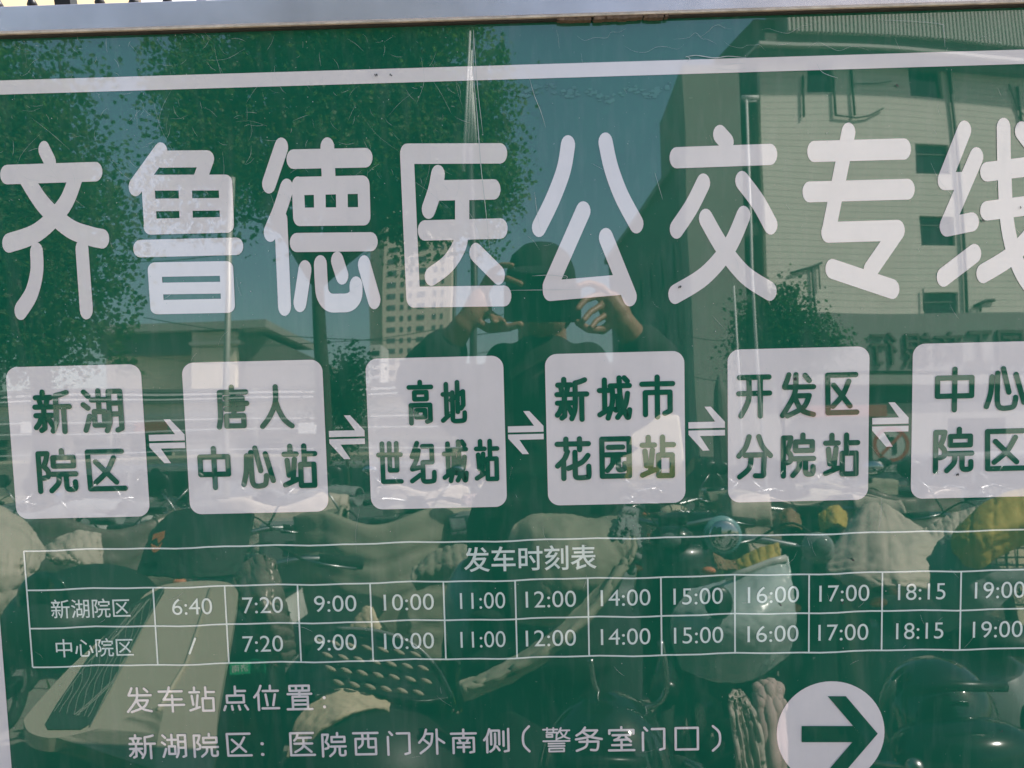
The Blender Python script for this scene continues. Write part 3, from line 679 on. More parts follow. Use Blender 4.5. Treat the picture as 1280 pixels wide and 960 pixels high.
DPLAS = mat('dark_plaster', (.16, .15, .14), .9, 0, .1, .5)
SIGNGREY = mat('grey_fascia', (.24, .235, .22), .8, 0, .06, .7)
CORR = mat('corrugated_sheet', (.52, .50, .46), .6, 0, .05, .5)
GLASS = mat('dark_window_glass', (.02, .025, .03), .08)
WFRAME = mat('window_frame_paint', (.14, .14, .13), .6)
PIPE = mat('drain_pipe', (.05, .05, .05), .6)
LETTER = mat('bronze_letters', (.09, .075, .065), .5, .2)
BEIGE = mat('beige_wall', (.74, .65, .50), .9, 0, .08, .4)
TOWERM = mat('tower_render', (.62, .54, .44), .9, 0, .06, .05)
RED = mat('faded_red_awning', (.30, .10, .07), .7, 0, .1, 3)

A12 = radians(12); FU = Vector((cos(A12), -sin(A12), 0)); FN = Vector((sin(A12), cos(A12), 0))
FP = W(977, 600, 36); FP.z = 0
def fl(px, py, out=0.0):
    p = WP(px, py, FP+FN*out, FN); q = p-FP; return q.dot(FU), p.z
FM = Matrix((FU, FN, Vector((0, 0, 1)))).transposed().to_4x4(); FM.translation = FP   # local (u, out, z)
bank = empty('bank_building', FP); bank.rotation_euler = (0, 0, -A12)
tag(bank, 'pale tiled bank building with dark windows and mirrored dark Chinese lettering, reflected at the right', 'bank building')
def bb(name, u0, o0, z0, u1, o1, z1, m, par=bank, **k):
    mb = MB(); mb.box((min(u0, u1), min(o0, o1), min(z0, z1)), (max(u0, u1), max(o0, o1), max(z0, z1)))
    return mb.build(name, m, par, **k)
# tiled wall with window openings
us = {}; 
uA = (fl(1010, 105)[0], fl(1041, 105)[0]); uB = (fl(1140, 200)[0], fl(1180, 200)[0]); UW = uB[1]-uB[0]
uC = (uB[1]+(uB[0]-uA[0]) - UW*.2, uB[1]+(uB[0]-uA[0])+UW*.8); UE = uC[1]+9
zr = [(fl(1160, 125)[1], fl(1160, 80)[1]), (fl(1165, 218)[1], fl(1165, 183)[1]), (fl(1172, 308)[1], fl(1172, 270)[1]), (fl(1180, 396)[1], fl(1180, 366)[1])]
ztop = fl(1100, 70)[1]
cu = [0, uA[0], uA[1], uB[0], uB[1], uC[0], uC[1], UE]; cz = sorted([0, ztop] + [z for r in zr for z in r])
mb = MB(); holes = []
for i in range(len(cu)-1):
    for j in range(len(cz)-1):
        u0, u1, z0, z1 = cu[i], cu[i+1], cz[j], cz[j+1]
        row = [k for k, r in enumerate(zr) if abs(r[0]-z0) < 1e-6]
        if row and i in (1, 3, 5) and (i != 1 or row[0] == 0): holes.append((u0, u1, z0, z1)); continue
        mb.box((u0, -.25, z0), (u1, 0, z1))
mb.build('wall', TILE, bank)
for u0, u1, z0, z1 in holes:
    f = bb('window', u0, -.24, z0, u1, -.2, z1, GLASS)
    mb = MB()
    for a, b in (((u0, z0), (u0+.05, z1)), ((u1-.05, z0), (u1, z1)), ((u0+.05, z0), (u1-.05, z0+.05)), ((u0+.05, z1-.05), (u1-.05, z1)), ((u0+.05, z1-.42), (u1-.05, z1-.37))):
        mb.box((a[0], -.199, a[1]), (b[0], -.15, b[1]))
    mb.build('window_frame', WFRAME, f)
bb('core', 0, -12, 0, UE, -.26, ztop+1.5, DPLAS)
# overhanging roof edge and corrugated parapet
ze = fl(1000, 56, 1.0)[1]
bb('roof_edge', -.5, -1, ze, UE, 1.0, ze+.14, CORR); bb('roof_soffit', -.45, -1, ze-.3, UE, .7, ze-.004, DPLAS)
zc0, zc1 = fl(1000, 37, .8)[1], fl(1000, 2, .8)[1]
mb = MB(); n = 150
for k in range(n):
    u = fl(985, 40, .8)[0]+k*.19; mb.box((u, .62, zc0), (u+.10, .8, zc1+2))
mb.build('corrugated_fins', CORR, bank)['kind'] = 'stuff'
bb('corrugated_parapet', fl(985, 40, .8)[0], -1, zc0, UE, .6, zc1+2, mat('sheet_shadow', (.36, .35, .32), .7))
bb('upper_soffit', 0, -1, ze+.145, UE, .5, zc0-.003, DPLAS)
# lettered fascia, ledges and shop floor
o = .7
zs0, zs1 = fl(1150, 462, o)[1], fl(1150, 391, o)[1]; us0 = fl(1035, 430, o)[0]-1.5
bb('fascia', us0, .003, zs0, UE, o, zs1, SIGNGREY)
bb('ledge', us0-.3, .003, fl(1150, 478, .9)[1], UE, .95, fl(1150, 467, .9)[1], GPLAS)
bb('recess_shade', us0, .004, fl(1150, 500)[1], UE, .06, fl(1150, 479)[1], PIPE)  # dark strip that paints the recess shade under the ledge; no real hollow
bb('shop_wall', us0-2, .004, 0, UE, .3, fl(1150, 501)[1], GPLAS)
for ch, a, b in (('行',1089,1120),('银',1130,1162),('商',1168,1200),('工',1207,1237),('国',1246,1277),('中',1285,1316)):
    u0, z0 = fl(a, 455, o+.1); u1, z1 = fl(b, 414, o+.1); v, f, _ = text_geo(ch, .005)
    # read from the street: local x runs against u
    vs = [(u1-(u1-u0)*x, z0+(z1-z0)*y) for x, y in v]
    bm = bmesh.new(); q = [bm.verts.new((x, o+.15, z)) for x, z in vs]
    for ff in f:
        try: bm.faces.new([q[i] for i in ff])
        except ValueError: pass
    bm.normal_update()
    ext = bmesh.ops.extrude_face_region(bm, geom=bm.faces[:]); bmesh.ops.translate(bm, verts=[g for g in ext['geom'] if isinstance(g, bmesh.types.BMVert)], vec=(0, -.12, 0))
    bmesh.ops.recalc_face_normals(bm, faces=bm.faces)
    me = bpy.data.meshes.new('wall_letter'); bm.to_mesh(me); bm.free(); me.materials.append(LETTER)
    ob = bpy.data.objects.new('wall_letter', me); C.objects.link(ob); ob.parent = bank; ob['label'] = 'raised dark character %s' % ch
def fpt(px, py, out): u, z = fl(px, py, out); return (u, out, z)
def ftube(name, pts, r, m=PIPE, out=.1):
    mb = MB(); mb.tube([fpt(a, b, out) for a, b in pts], r, 8); return mb.build(name, m, bank, True)
uP = fl(1190, 230)[0]
mb = MB(); mb.tube([(uP, .12, zs1), (uP, .12, ztop)], .07, 8); mb.build('drain_pipe', PIPE, bank, True)
for pts, r in (([(1004,95),(1009,146)], .05), ([(1041,97),(1046,147)], .05), ([(1062,88),(1068,148)], .05), ([(1046,147),(1070,151),(1085,149),(1102,140)], .035),
    ([(1062,108),(1095,108),(1112,105)], .02), ([(992,343),(1016,336),(1030,330)], .05), ([(1018,337),(1020,383)], .05), ([(1026,334),(1027,362)], .03), ([(1212,384),(1228,377),(1239,377)], .07), ([(1221,380),(1220,391)], .05),
    ([(1258,105),(1268,135),(1280,146)], .03), ([(1268,108),(1272,150)], .06), ([(1150,361),(1152,388)], .03)):
    ftube('cable', pts, r)
bb('awning', fl(1010, 510, .9)[0], .31, fl(1060, 517, .9)[1], fl(1106, 510, .9)[0], 1.0, fl(1060, 503, .9)[1], RED)
for a, b in ((1048, 1062), (1066, 1084)): bb('shop_door', fl(a, 560)[0], .31, 0, fl(b, 560)[0], .36, fl(1060, 530)[1], GLASS)
bb('shop_window', fl(1180, 560)[0], .31, .5, fl(1250, 560)[0], .36, fl(1200, 520)[1], GLASS)

# corner block with its plain pale front, the recess with balconies, and the long shaded side
def wbox(mb, a, b, z0, z1, depth, side=-1): pass
cb_ = empty('corner_block', W(895, 600, 36)); cb_.location.z = 0
tag(cb_, 'tall plain grey corner block with a long shaded side, reflected behind the sixth title character', 'building')
def cbx(name, xa, xb, ya, yb, za, zb_, m, **k):
    mb = MB(); mb.box((min(xa, xb), min(ya, yb), min(za, zb_)), (max(xa, xb), max(ya, yb), max(za, zb_))); return child(mb, name, m, cb_, **k)
xl_, xr_ = W(862, 250, 34.6).x, W(934, 250, 34.6).x; zt = W(890, 78, 34.6).z
cbx('front_wall', xl_, xr_, -34.6, -41, 0, zt, GPLAS)
x2 = W(977, 250, 36).x+.25
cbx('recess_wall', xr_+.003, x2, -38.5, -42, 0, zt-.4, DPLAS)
for za, zb_ in ((212, 188), (298, 282), (392, 372)):
    cbx('balcony', xr_+.004, x2-.3, -36.6, -38.49, W(955, za, 37).z, W(955, zb_, 37).z, GPLAS)
    cbx('balcony_window', xr_+.3, x2-.8, -38.45, -38.5, W(955, za-35, 38).z, W(955, za-60, 38).z, GLASS)
zsd = W(860, 205, 36.5).z
xf = W(762, 400, 57).x
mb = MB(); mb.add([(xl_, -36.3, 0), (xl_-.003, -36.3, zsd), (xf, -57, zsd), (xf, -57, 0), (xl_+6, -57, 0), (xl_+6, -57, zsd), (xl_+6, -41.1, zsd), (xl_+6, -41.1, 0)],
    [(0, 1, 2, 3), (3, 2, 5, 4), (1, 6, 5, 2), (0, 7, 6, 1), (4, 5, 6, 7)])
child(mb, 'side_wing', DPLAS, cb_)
dirs = (Vector((xf, -57, 0))-Vector((xl_, -36.3, 0))).normalized(); nn = Vector((-1, 0, 0)); nn = (nn-dirs*nn.dot(dirs)).normalized()
for i in range(7):
    for j in range(4):
        p = Vector((xl_, -36.3, 0))+dirs*(1.4+i*2.8)+nn*.03; z0 = 1.0+j*2.75
        mb = MB(); a = p; b = p+dirs*1.3
        mb.add([a+Vector((0, 0, z0)), b+Vector((0, 0, z0)), b+Vector((0, 0, z0+1.5)), a+Vector((0, 0, z0+1.5))]+[q+nn*.05+Vector((0, 0, z)) for q, z in ((a, z0), (b, z0), (b, z0+1.5), (a, z0+1.5))],
            [(0, 1, 2, 3), (4, 5, 6, 7), (0, 1, 5, 4), (1, 2, 6, 5), (2, 3, 7, 6), (3, 0, 4, 7)])
        child(mb, 'window', mat('dull_glass', (.05, .055, .055), .6) if (i, j) == (0, 0) else bpy.data.materials['dull_glass'], cb_)
mb = MB(); mb.add([(xl_-.25, -36.2, zsd+.003), (xf-.25, -57, zsd+.003), (xf+1, -57, zsd+.003), (xl_+1, -36.2, zsd+.003), (xl_-.25, -36.2, zsd+.3), (xf-.25, -57, zsd+.3), (xf+1, -57, zsd+.3), (xl_+1, -36.2, zsd+.3)],
    [(0, 1, 2, 3), (4, 5, 6, 7), (0, 1, 5, 4), (1, 2, 6, 5), (2, 3, 7, 6), (3, 0, 4, 7)]); child(mb, 'cornice', GPLAS, cb_)

# far tower with a grid of windows
YT = 230
tw = empty('high_rise', W(518, 570, YT)); tw.location.z = 0; tag(tw, 'far beige high-rise with a grid of small windows, reflected below the fourth title character', 'tower block')
xa, xb = W(475, 400, YT).x, W(560, 400, YT).x; zt = W(517, 262, YT).z
mb = MB(); mb.box((xa, -YT-15, 0), (xb, -YT, zt)); child(mb, 'wall', TOWERM, tw)
mb = MB(); mb.box((xa-4, -YT-20, 0), (xa-.01, -YT-3, zt-4)); child(mb, 'wing', TOWERM, tw)
TGL = mat('tower_glass', (.10, .115, .12), .2)
for j in range(30):
    py = 270+13.9*j
    if py > 570: break
    z1 = W(517, py, YT).z; z0 = W(517, py+6, YT).z
    for a, b in ((481, 492), (498.5, 502.5), (509, 513), (520, 529), (538.5, 542.5), (548, 551)):
        mb = MB(); mb.box((W(a, 400, YT).x, -YT-.01, z0), (W(b, 400, YT).x, -YT+.12, z1)); child(mb, 'window', TGL, tw)
lt_ = empty('apartment_block', W(464, 570, 200)); lt_.location.z = 0; tag(lt_, 'low pale block left of the far high-rise in the reflection', 'building')
mb = MB(); mb.box((W(459, 400, 200).x, -212, 0), (W(473, 400, 200).x, -200, W(466, 432, 200).z)); child(mb, 'wall', WPLAS, lt_)
for j in range(4): mb = MB(); mb.box((W(461, 400, 200).x, -200, W(466, 446+12*j, 200).z), (W(471, 400, 200).x, -199.9, W(466, 440+12*j, 200).z)); child(mb, 'window', GLASS, lt_)

# low hall with a flat roof and a sloping wing at the left
hall = empty('market_hall', W(240, 570, 40)); hall.location.z = 0
tag(hall, 'low beige hall, flat dark roof and square column, reflected above second stop plate', 'hall')
def hb(name, x0, x1, y0, y1, Y, m, d=3.0, par=hall):
    mb = MB(); a = W(x0, (y0+y1)/2, Y); b = W(x1, (y0+y1)/2, Y); zt = W((x0+x1)/2, y0, Y).z; zb_ = W((x0+x1)/2, y1, Y).z if y1 < 570 else 0
    mb.box((a.x, -Y-d, zb_), (b.x, -Y, zt)); return child(mb, name, m, par)
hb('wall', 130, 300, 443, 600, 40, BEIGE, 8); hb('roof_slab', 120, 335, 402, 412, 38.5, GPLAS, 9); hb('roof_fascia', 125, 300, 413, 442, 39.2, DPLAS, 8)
hb('column', 241, 297, 414, 600, 38.9, BEIGE, .5); hb('column_cap', 238, 301, 426, 430, 38.6, GPLAS, .9)
mb = MB(); p = [W(300, 405, 40), W(420, 462, 40), W(420, 600, 40), W(300, 600, 40)]
for q_ in p[2:]: q_.z = 0
mb.add(p+[v+Vector((0, -7, 0)) for v in p], [(0, 1, 2, 3), (4, 5, 6, 7), (0, 1, 5, 4), (1, 2, 6, 5), (3, 0, 4, 7)]); child(mb, 'sloping_wing', mat('wing_cladding', (.20, .19, .17), .8, 0, .1, .5), hall)

# long canopy with white edge rails in front of a low wall
can = empty('street_canopy', W(300, 570, 22)); can.location.z = 0
tag(can, 'long low street canopy with two white edge rails reflected across the stop plates', 'canopy')
WHP = mat('white_painted_steel', (.78, .77, .74), .5)
def cx_(name, x0, x1, y0, y1, Y, m, d=.1):
    return hb(name, x0, x1, y0, y1, Y, m, d, can)
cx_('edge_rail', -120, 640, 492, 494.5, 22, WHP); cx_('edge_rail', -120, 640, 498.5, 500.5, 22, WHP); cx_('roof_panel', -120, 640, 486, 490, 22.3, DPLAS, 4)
cx_('edge_rail', -120, 640, 502, 505, 22.2, DPLAS); cx_('lower_rail', -120, 640, 526, 528, 21.8, WHP)
CREAMSTR = mat('cream_streak', (.72, .64, .50), .6)
for a_, b_, y_, m_ in ((509, 511, 22.5, CREAMSTR), (519, 520.5, 22.4, WHP), (540, 541.5, 21.5, WHP), (556, 559, 24, CREAMSTR), (566, 567.5, 21, WHP), (573, 577, 23, CREAMSTR)): cx_('rail', -120, 640, a_, b_, y_, m_)  # extra rails added as bright streaks to lighten the middle band
for x in (-60, 130, 320, 465, 610): cx_('post', x, x+4, 486, 600, 22.1, GPLAS, .12)
sw = empty('shop_row', W(300, 570, 37)); sw.location.z = 0; tag(sw, 'row of low beige shops behind the canopy, reflected across the middle of the board', 'shops')
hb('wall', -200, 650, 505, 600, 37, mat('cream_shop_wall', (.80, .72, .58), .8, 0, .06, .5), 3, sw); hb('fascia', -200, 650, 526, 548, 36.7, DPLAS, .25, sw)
for k in range(12): hb('shop_front', -190+70*k, -135+70*k, 552, 574, 36.8, GLASS if k % 3 else GPLAS, .15, sw)
for k in (3, 5, 8): hb('shop_sign', -185+70*k, -142+70*k, 530, 544, 36.5, WHP if k != 5 else RED, .1, sw)
hb('roof_trim', -200, 650, 500, 504.5, 36.6, CORR, 3, sw)

# ================================================================== POLES, WIRES AND SIGNS
STEEL = mat('galvanised_steel', (.50, .49, .45), .45, .3, .1, 10); DST = mat('dark_steel', (.06, .06, .06), .5, .3)
def pole(name, label, cat, pts, Y, r, m=STEEL, extra=None):
    a = W(*pts[0], Y); b = W(*pts[1], Y); root = empty(name, (b.x, -Y, 0)); tag(root, label, cat)
    mb = MB(); mb.tube([Vector((b.x, -Y, 0)), Vector((a.x, -Y, a.z*.5)), a], [r*1.25, r*1.1, r], 12); child(mb, 'shaft', m, root, smooth=True)
    if extra:
        for nm, p, rr_ in extra: mb = MB(); mb.tube([W(x, y, Y+dy) for x, y, dy in p], rr_, 8); child(mb, nm, m, root, smooth=True)
    return root
pole('street_lamp', 'slim pale street lamp with a short double arm reflected right of the sixth title character', 'street lamp', ((936,120),(958,600)), 18, .028, WHP, [('lamp_head', [(930,118,0),(951,118.5,0)], .05), ('bracket', [(932,123,0),(949,123,0)], .02)])
pole('flag_pole', 'short pale pole reflected left of the slim street lamp', 'pole', ((924,358),(926,600)), 19, .02, WHP)
pole('utility_pole', 'pale concrete pole reflected below the second title character', 'utility pole', ((287,222),(285,600)), 11, .04, STEEL)
pole('dark_pole', 'dark pole reflected under the high-rise', 'pole', ((563,300),(560,600)), 30, .06, DST)
# ribbed mast added above the trees to imitate a pale crease in the film
ms = empty('crease_mast', W(590, 570, 10.6)); ms.location.z = 0
tag(ms, 'added ribbed mast imitating a pale film crease, narrowing to its top, reflected above the fourth title character', 'mast')
for (xa, ya), (xb, yb) in (((588, 36), (579, 212)), ((590, 60), (585, 176)), ((591, 90), (590, 174)), ((592, 110), (595, 176))):
    mb = MB(); mb.tube([W(xb, yb, 10.6), W(xa, ya, 10.6)], [.028, .012], 8); child(mb, 'rib', WHP, ms, smooth=True)
mb = MB(); mb.tube([Vector((W(586, 300, 10.6).x, -10.6, 0)), W(587, 176, 10.6)], .05, 10); child(mb, 'shaft', DST, ms, smooth=True)
for i, (a, b, Yw, lab) in enumerate((((180,395),(640,418),20,'upper'),((180,430),(640,396),22,'crossing'),((180,445),(640,440),24,'lower'),((-20,300),(300,310),20,'far left'),((860,420),(990,400),24,'thin right'),((860,470),(1000,452),24,'low right'))):
    p0, p1 = W(*a, Yw), W(*b, Yw); mb = MB(); mb.tube([p0.lerp(p1, t)-Vector((0, 0, .35*4*t*(1-t))) for t in [k/10 for k in range(11)]], .012, 5)
    tag(mb.build('overhead_wire', DST), lab+' dark overhead wire reflected across the sky', 'wire', 'overhead wires')
# folded dark parasol
pr = empty('folded_parasol', W(908, 600, 14)); pr.location.z = 0; tag(pr, 'tall folded dark parasol reflected between the fourth and fifth stop plates', 'parasol')
zt = W(903, 470, 14).z; zb_ = W(903, 605, 14).z
pc = W(908, 560, 14); mb = MB(); mb.lathe([(.02, zt), (.10, zt-.25), (.17, (zt+zb_)/2), (.21, zb_+.2), (.15, zb_)][::-1], 12, Matrix.Translation((pc.x, pc.y, 0))); child(mb, 'canopy', DPLAS, pr)
mb = MB(); mb.tube([(pc.x, pc.y, 0), (pc.x, pc.y, zb_)], .025, 8); child(mb, 'pole', DST, pr)
# no-left-turn sign with its plate of hours
YS = 14; p = W(1113, 552, YS); ns = empty('road_sign', (p.x, p.y, 0)); tag(ns, 'round no-left-turn road sign with a plate of hours, reflected beside the fifth stop plate', 'road sign')
SIGNW = mat('sign_white', (.55, .55, .50), .5); SIGNR = mat('sign_red', (.42, .07, .05), .5); SIGNK = mat('sign_black', (.015, .015, .015), .5)
DS = YS+DIST; R1 = 22*DS/FPX
def fdisc(name, x, z, r, y, m, par, n=40, r_in=0):
    mb = MB()
    if r_in:
        mb.v = [(x+q*cos(2*pi*k/n), y, z+q*sin(2*pi*k/n)) for q in (r, r_in) for k in range(n)]; mb.f = [(k, (k+1) % n, n+(k+1) % n, n+k) for k in range(n)]
    else: mb.v = [(x+r*cos(2*pi*k/n), y, z+r*sin(2*pi*k/n)) for k in range(n)]; mb.f = [tuple(range(n))]
    o_ = child(mb, name, m, par); q = o_.modifiers.new('s', 'SOLIDIFY'); q.thickness = .003; q.offset = 0; return o_
fdisc('disc', p.x, p.z, R1, p.y, SIGNW, ns); fdisc('ring', p.x, p.z, R1, p.y+.006, SIGNR, ns, r_in=R1*.80)
def fpoly(name, pts, y, m, par):
    bm = bmesh.new(); bm.faces.new([bm.verts.new((a, y, b)) for a, b in pts]); bmesh.ops.triangulate(bm, faces=bm.faces); bm.verts.index_update()
    mb = MB(); mb.v = [tuple(v.co) for v in bm.verts]; mb.f = [tuple(v.index for v in f.verts) for f in bm.faces]; bm.free(); o_ = child(mb, name, m, par)
    q = o_.modifiers.new('s', 'SOLIDIFY'); q.thickness = .003; q.offset = 0; return o_
g_ = lambda a, b: (p.x+a*R1, p.z+b*R1)
fpoly('arrow', [g_(*q) for q in ((.30,-.55),(.30,.28),(.14,.42),(-.12,.42),(-.12,.60),(-.55,.33),(-.12,.06),(-.12,.22),(.08,.22),(.08,-.55))], p.y+.012, SIGNK, ns)
fpoly('slash', [g_(*q) for q in ((-.62,-.50),(-.50,-.62),(.62,.50),(.50,.62))], p.y+.018, SIGNR, ns)
mb = MB(); mb.tube([(p.x, p.y-.05, 0), (p.x, p.y-.05, p.z+R1)], .035, 12); child(mb, 'post', STEEL, ns, smooth=True)
pp_ = W(1113.5, 582, YS); hw, hh = 17*DS/FPX, 5.5*DS/FPX
mb = MB(); mb.box((pp_.x-hw, p.y-.004, pp_.z-hh), (pp_.x+hw, p.y, pp_.z+hh)); pn = child(mb, 'hours_plate', SIGNW, ns)
v, f, _ = text_geo('7:00-20:00')
mb = MB(); mb.v = [(pp_.x+hw*.88-(2*hw*.88)*x, p.y+.006, pp_.z-hh*.55+hh*1.1*y) for x, y in v]; mb.f = f; child(mb, 'hours_text', SIGNK, ns)
mb = MB()
for a, b in (((-hw, hh-.012), (hw, hh)), ((-hw, -hh), (hw, -hh+.012)), ((-hw, -hh+.0125), (-hw+.012, hh-.0125)), ((hw-.012, -hh+.0125), (hw, hh-.0125))):
    mb.box((pp_.x+a[0], p.y+.002, pp_.z+a[1]), (pp_.x+b[0], p.y+.006, pp_.z+b[1]))
child(mb, 'plate_border', SIGNK, ns)

# ================================================================== THE PHOTOGRAPHER
SKIN = mat('skin', (.33, .18, .115), .5, 0, .06, 30); CLOTH = mat('black_jacket', (.017, .018, .019), .85, 0, .2, 12, .6, 25, bdist=.01)
TROU = mat('dark_trousers', (.022, .024, .03), .9, 0, .2, 12, .5, 20, bdist=.01); CAPM = mat('black_cap', (.012, .013, .014), .8, 0, .1, 60)
PHONEM = mat('phone_back', (.012, .014, .016), .15); LENSM = mat('lens_glass', (.005, .005, .008), .03); GOLD = mat('lens_ring', (.15, .14, .13), .3, .8)
SHOE = mat('black_shoe', (.02, .02, .02), .6); HAIR = mat('black_hair', (.01, .009, .008), .6); EYEM = mat('eye', (.02, .015, .012), .1)
def chain(mb, pts, rad, n=12):
    pts = [Vector(p) for p in pts]
    for i, p in enumerate(pts): mb.ell(p, rad[i], 12, 8)
    for i in range(len(pts)-1): mb.tube([pts[i], pts[i+1]], [rad[i], rad[i+1]], n)
hc = W(677, 368, 1.07); hx = hc.x
man = empty('person', (hx, -1.12, 0)); tag(man, 'person in black cap and dark jacket holding up a phone, reflected in the middle', 'person')
shz = hc.z-.235; sL = Vector((hx-.185, -1.13, shz)); sR = Vector((hx+.185, -1.13, shz))
eL = W(530, 478, 1.02); eR = W(826, 470, 1.02); wL = W(578, 408, .945); wR = W(778, 404, .945)
def fing(mb, px, Ys, r=.0085):
    pts = [W(x, y, Y) for (x, y), Y in zip(px, Ys)]; chain(mb, pts, [r*1.1, r, r*.92, r*.82][:len(pts)], 8)
YF = (.945, .935, .918, .906)
mb = MB()
mb.ell(hc, (.074, .092, .112)); mb.ell(hc+Vector((0, .045, -.055)), (.050, .05, .055)); mb.ell(hc+Vector((0, .098, -.025)), (.013, .016, .024))
for s_ in (-1, 1): mb.ell(hc+Vector((s_*.078, -.005, -.02)), (.010, .018, .032)); mb.ell(hc+Vector((s_*.03, .078, .012)), (.018, .014, .012))
mb.ell(hc+Vector((0, .088, -.066)), (.024, .012, .009))
chain(mb, [hc+Vector((0, -.02, -.08)), Vector((hx, -1.13, shz+.03))], [.055, .06])
chain(mb, [Vector((hx, -1.13, shz-.02)), Vector((hx, -1.13, shz-.3)), Vector((hx, -1.13, .92))], [.09, .11, .12])
for s_, e_, w_ in ((sL, eL, wL), (sR, eR, wR)): chain(mb, [Vector((hx, -1.13, shz)), s_, e_, w_], [.06, .052, .04, .026])
# left hand of the reflection: palm, five fingers
chain(mb, [wL, W(590, 395, .945), W(597, 380, .948)], [.024, .027, .026]); chain(mb, [W(590, 395, .945), W(603, 388, .95)], [.025, .02])
fing(mb, [(600,374),(616,352),(634,351),(652,358)], YF); fing(mb, [(598,368),(612,344),(627,334),(640,334)], YF)
fing(mb, [(602,386),(613,395),(616,402),(617,405)], YF, .008); fing(mb, [(598,392),(620,399),(626,402),(629,404)], YF, .0074)
fing(mb, [(588,400),(610,413),(634,412),(651,408)], (.945, .93, .915, .907), .0098)
# right hand of the reflection
chain(mb, [wR, W(772, 392, .945), W(764, 380, .948)], [.024, .027, .025]); chain(mb, [W(772, 392, .945), W(758, 388, .95)], [.024, .02])
fing(mb, [(766,376),(752,361),(737,356),(723,360)], YF); fing(mb, [(764,380),(746,371),(731,377),(722,388)], YF)
fing(mb, [(765,387),(750,384),(737,392),(729,402)], YF, .008); fing(mb, [(766,393),(755,396),(744,403),(738,411)], YF, .0074)
fing(mb, [(770,400),(752,414),(735,413),(722,405)], (.945, .94, .93, .92), .0098)
for s_ in (-1, 1): chain(mb, [Vector((hx+s_*.09, -1.13, .9)), Vector((hx+s_*.11, -1.12, .5)), Vector((hx+s_*.12, -1.15, .09)), Vector((hx+s_*.13, -1.06, .045))], [.08, .055, .038, .034])
inv = Matrix.Translation(-man.location); mb.v = [tuple(inv @ Vector(p)) for p in mb.v]
remesh_obj('body', mb, .0042, SKIN, man, 2)
def pch(name, f, vox, m, sm=3):
    mb = MB(); f(mb); mb.v = [tuple(inv @ Vector(p)) for p in mb.v]; return remesh_obj(name, mb, vox, m, man, sm) if vox else mb.build(name, m, man, True)
def jk(mb):
    mb.ell(Vector((hx, -1.075, shz+.075)), (.085, .075, .07)); mb.ell(Vector((hx, -1.05, shz+.02)), (.10, .08, .06))
    chain(mb, [Vector((hx, -1.13, shz-.03)), Vector((hx, -1.125, shz-.25)), Vector((hx, -1.13, shz-.5))], [.13, .15, .16])
    mb.ell(Vector((hx, -1.13, shz-.08)), (.20, .12, .13)); mb.ell(Vector((hx, -1.12, shz-.32)), (.19, .145, .2)); mb.ell(Vector((hx, -1.12, shz-.55)), (.20, .15, .12))
    for s_, e_, w_ in ((sL, eL, wL), (sR, eR, wR)):
        chain(mb, [Vector((hx, -1.13, shz-.02)), s_, s_.lerp(e_, .5), e_, e_.lerp(w_, .25), e_.lerp(w_, .5)], [.09, .085, .074, .066, .064, .050])
        for t in (.2, .45, .7): mb.ell(s_.lerp(e_, t), (.09, .07, .05))
        mb.ell(e_.lerp(w_, .5), .055)
    chain(mb, [Vector((hx-.09, -1.08, shz+.08)), Vector((hx, -1.04, shz+.05)), Vector((hx+.10, -1.08, shz+.08)), Vector((hx+.07, -1.18, shz+.06)), Vector((hx-.07, -1.18, shz+.06)), Vector((hx-.09, -1.08, shz+.08))], [.045]*6)
    for k in range(16): mb.ell(Vector((hx+random.uniform(-.16, .16), -1.02+random.uniform(-.010, .008), shz-.1-random.uniform(0, .5))), (.05, .03, .014), M=Matrix.Rotation(random.uniform(-.7, .7), 4, 'Y'))
pch('jacket', jk, .009, CLOTH)
def tr(mb):
    for s_ in (-1, 1): chain(mb, [Vector((hx+s_*.085, -1.13, .92)), Vector((hx+s_*.11, -1.12, .5)), Vector((hx+s_*.12, -1.14, .13))], [.125, .085, .07])
pch('trousers', tr, .012, TROU)
for s_ in (-1, 1):
    pch('shoe', lambda mb: (chain(mb, [Vector((hx+s_*.12, -1.16, .05)), Vector((hx+s_*.135, -.98, .035))], [.052, .042])), .008, SHOE)
def capf(mb):
    prof = [(.086, -.02), (.088, .02), (.085, .05), (.072, .085), (.045, .108), (.012, .118), (.001, .119)]
    mb.lathe(prof[::1], 24, Matrix.Translation(hc+Vector((0, -.004, .0))) @ Matrix.Diagonal((.93, 1.15, 1, 1)))
pch('cap', capf, 0, CAPM)
def brim(mb): mb.ell(hc+Vector((0, .115, .028)), (.07, .07, .006), M=Matrix.Rotation(-.35, 4, 'X'))
pch('cap_brim', brim, 0, CAPM)
pch('hair', lambda mb: mb.ell(hc+Vector((0, -.02, -.02)), (.080, .085, .085)), 0, HAIR)
for s_ in (-1, 1): pch('eye', lambda mb: mb.ell(hc+Vector((s_*.031, .090, .012)), (.012, .006, .006)), 0, EYEM)
def emb(mb):
    P = [W(664, 345, .975)+Vector((0, 0, 0)), W(672, 346, .97), W(681, 347, .968), W(688, 344, .97)]
    for i, p in enumerate(P): P[i] = Vector((p.x, hc.y+.1*sqrt(max(0, 1-((p.x-hc.x)/.09)**2))+.006, p.z))
    mb.tube(catmull(P, 4), .0016, 6); mb.tube([P[-1], P[-1]+Vector((-.006, .001, .006))], .0012, 6)
pch('cap_emblem', emb, 0, WHP)
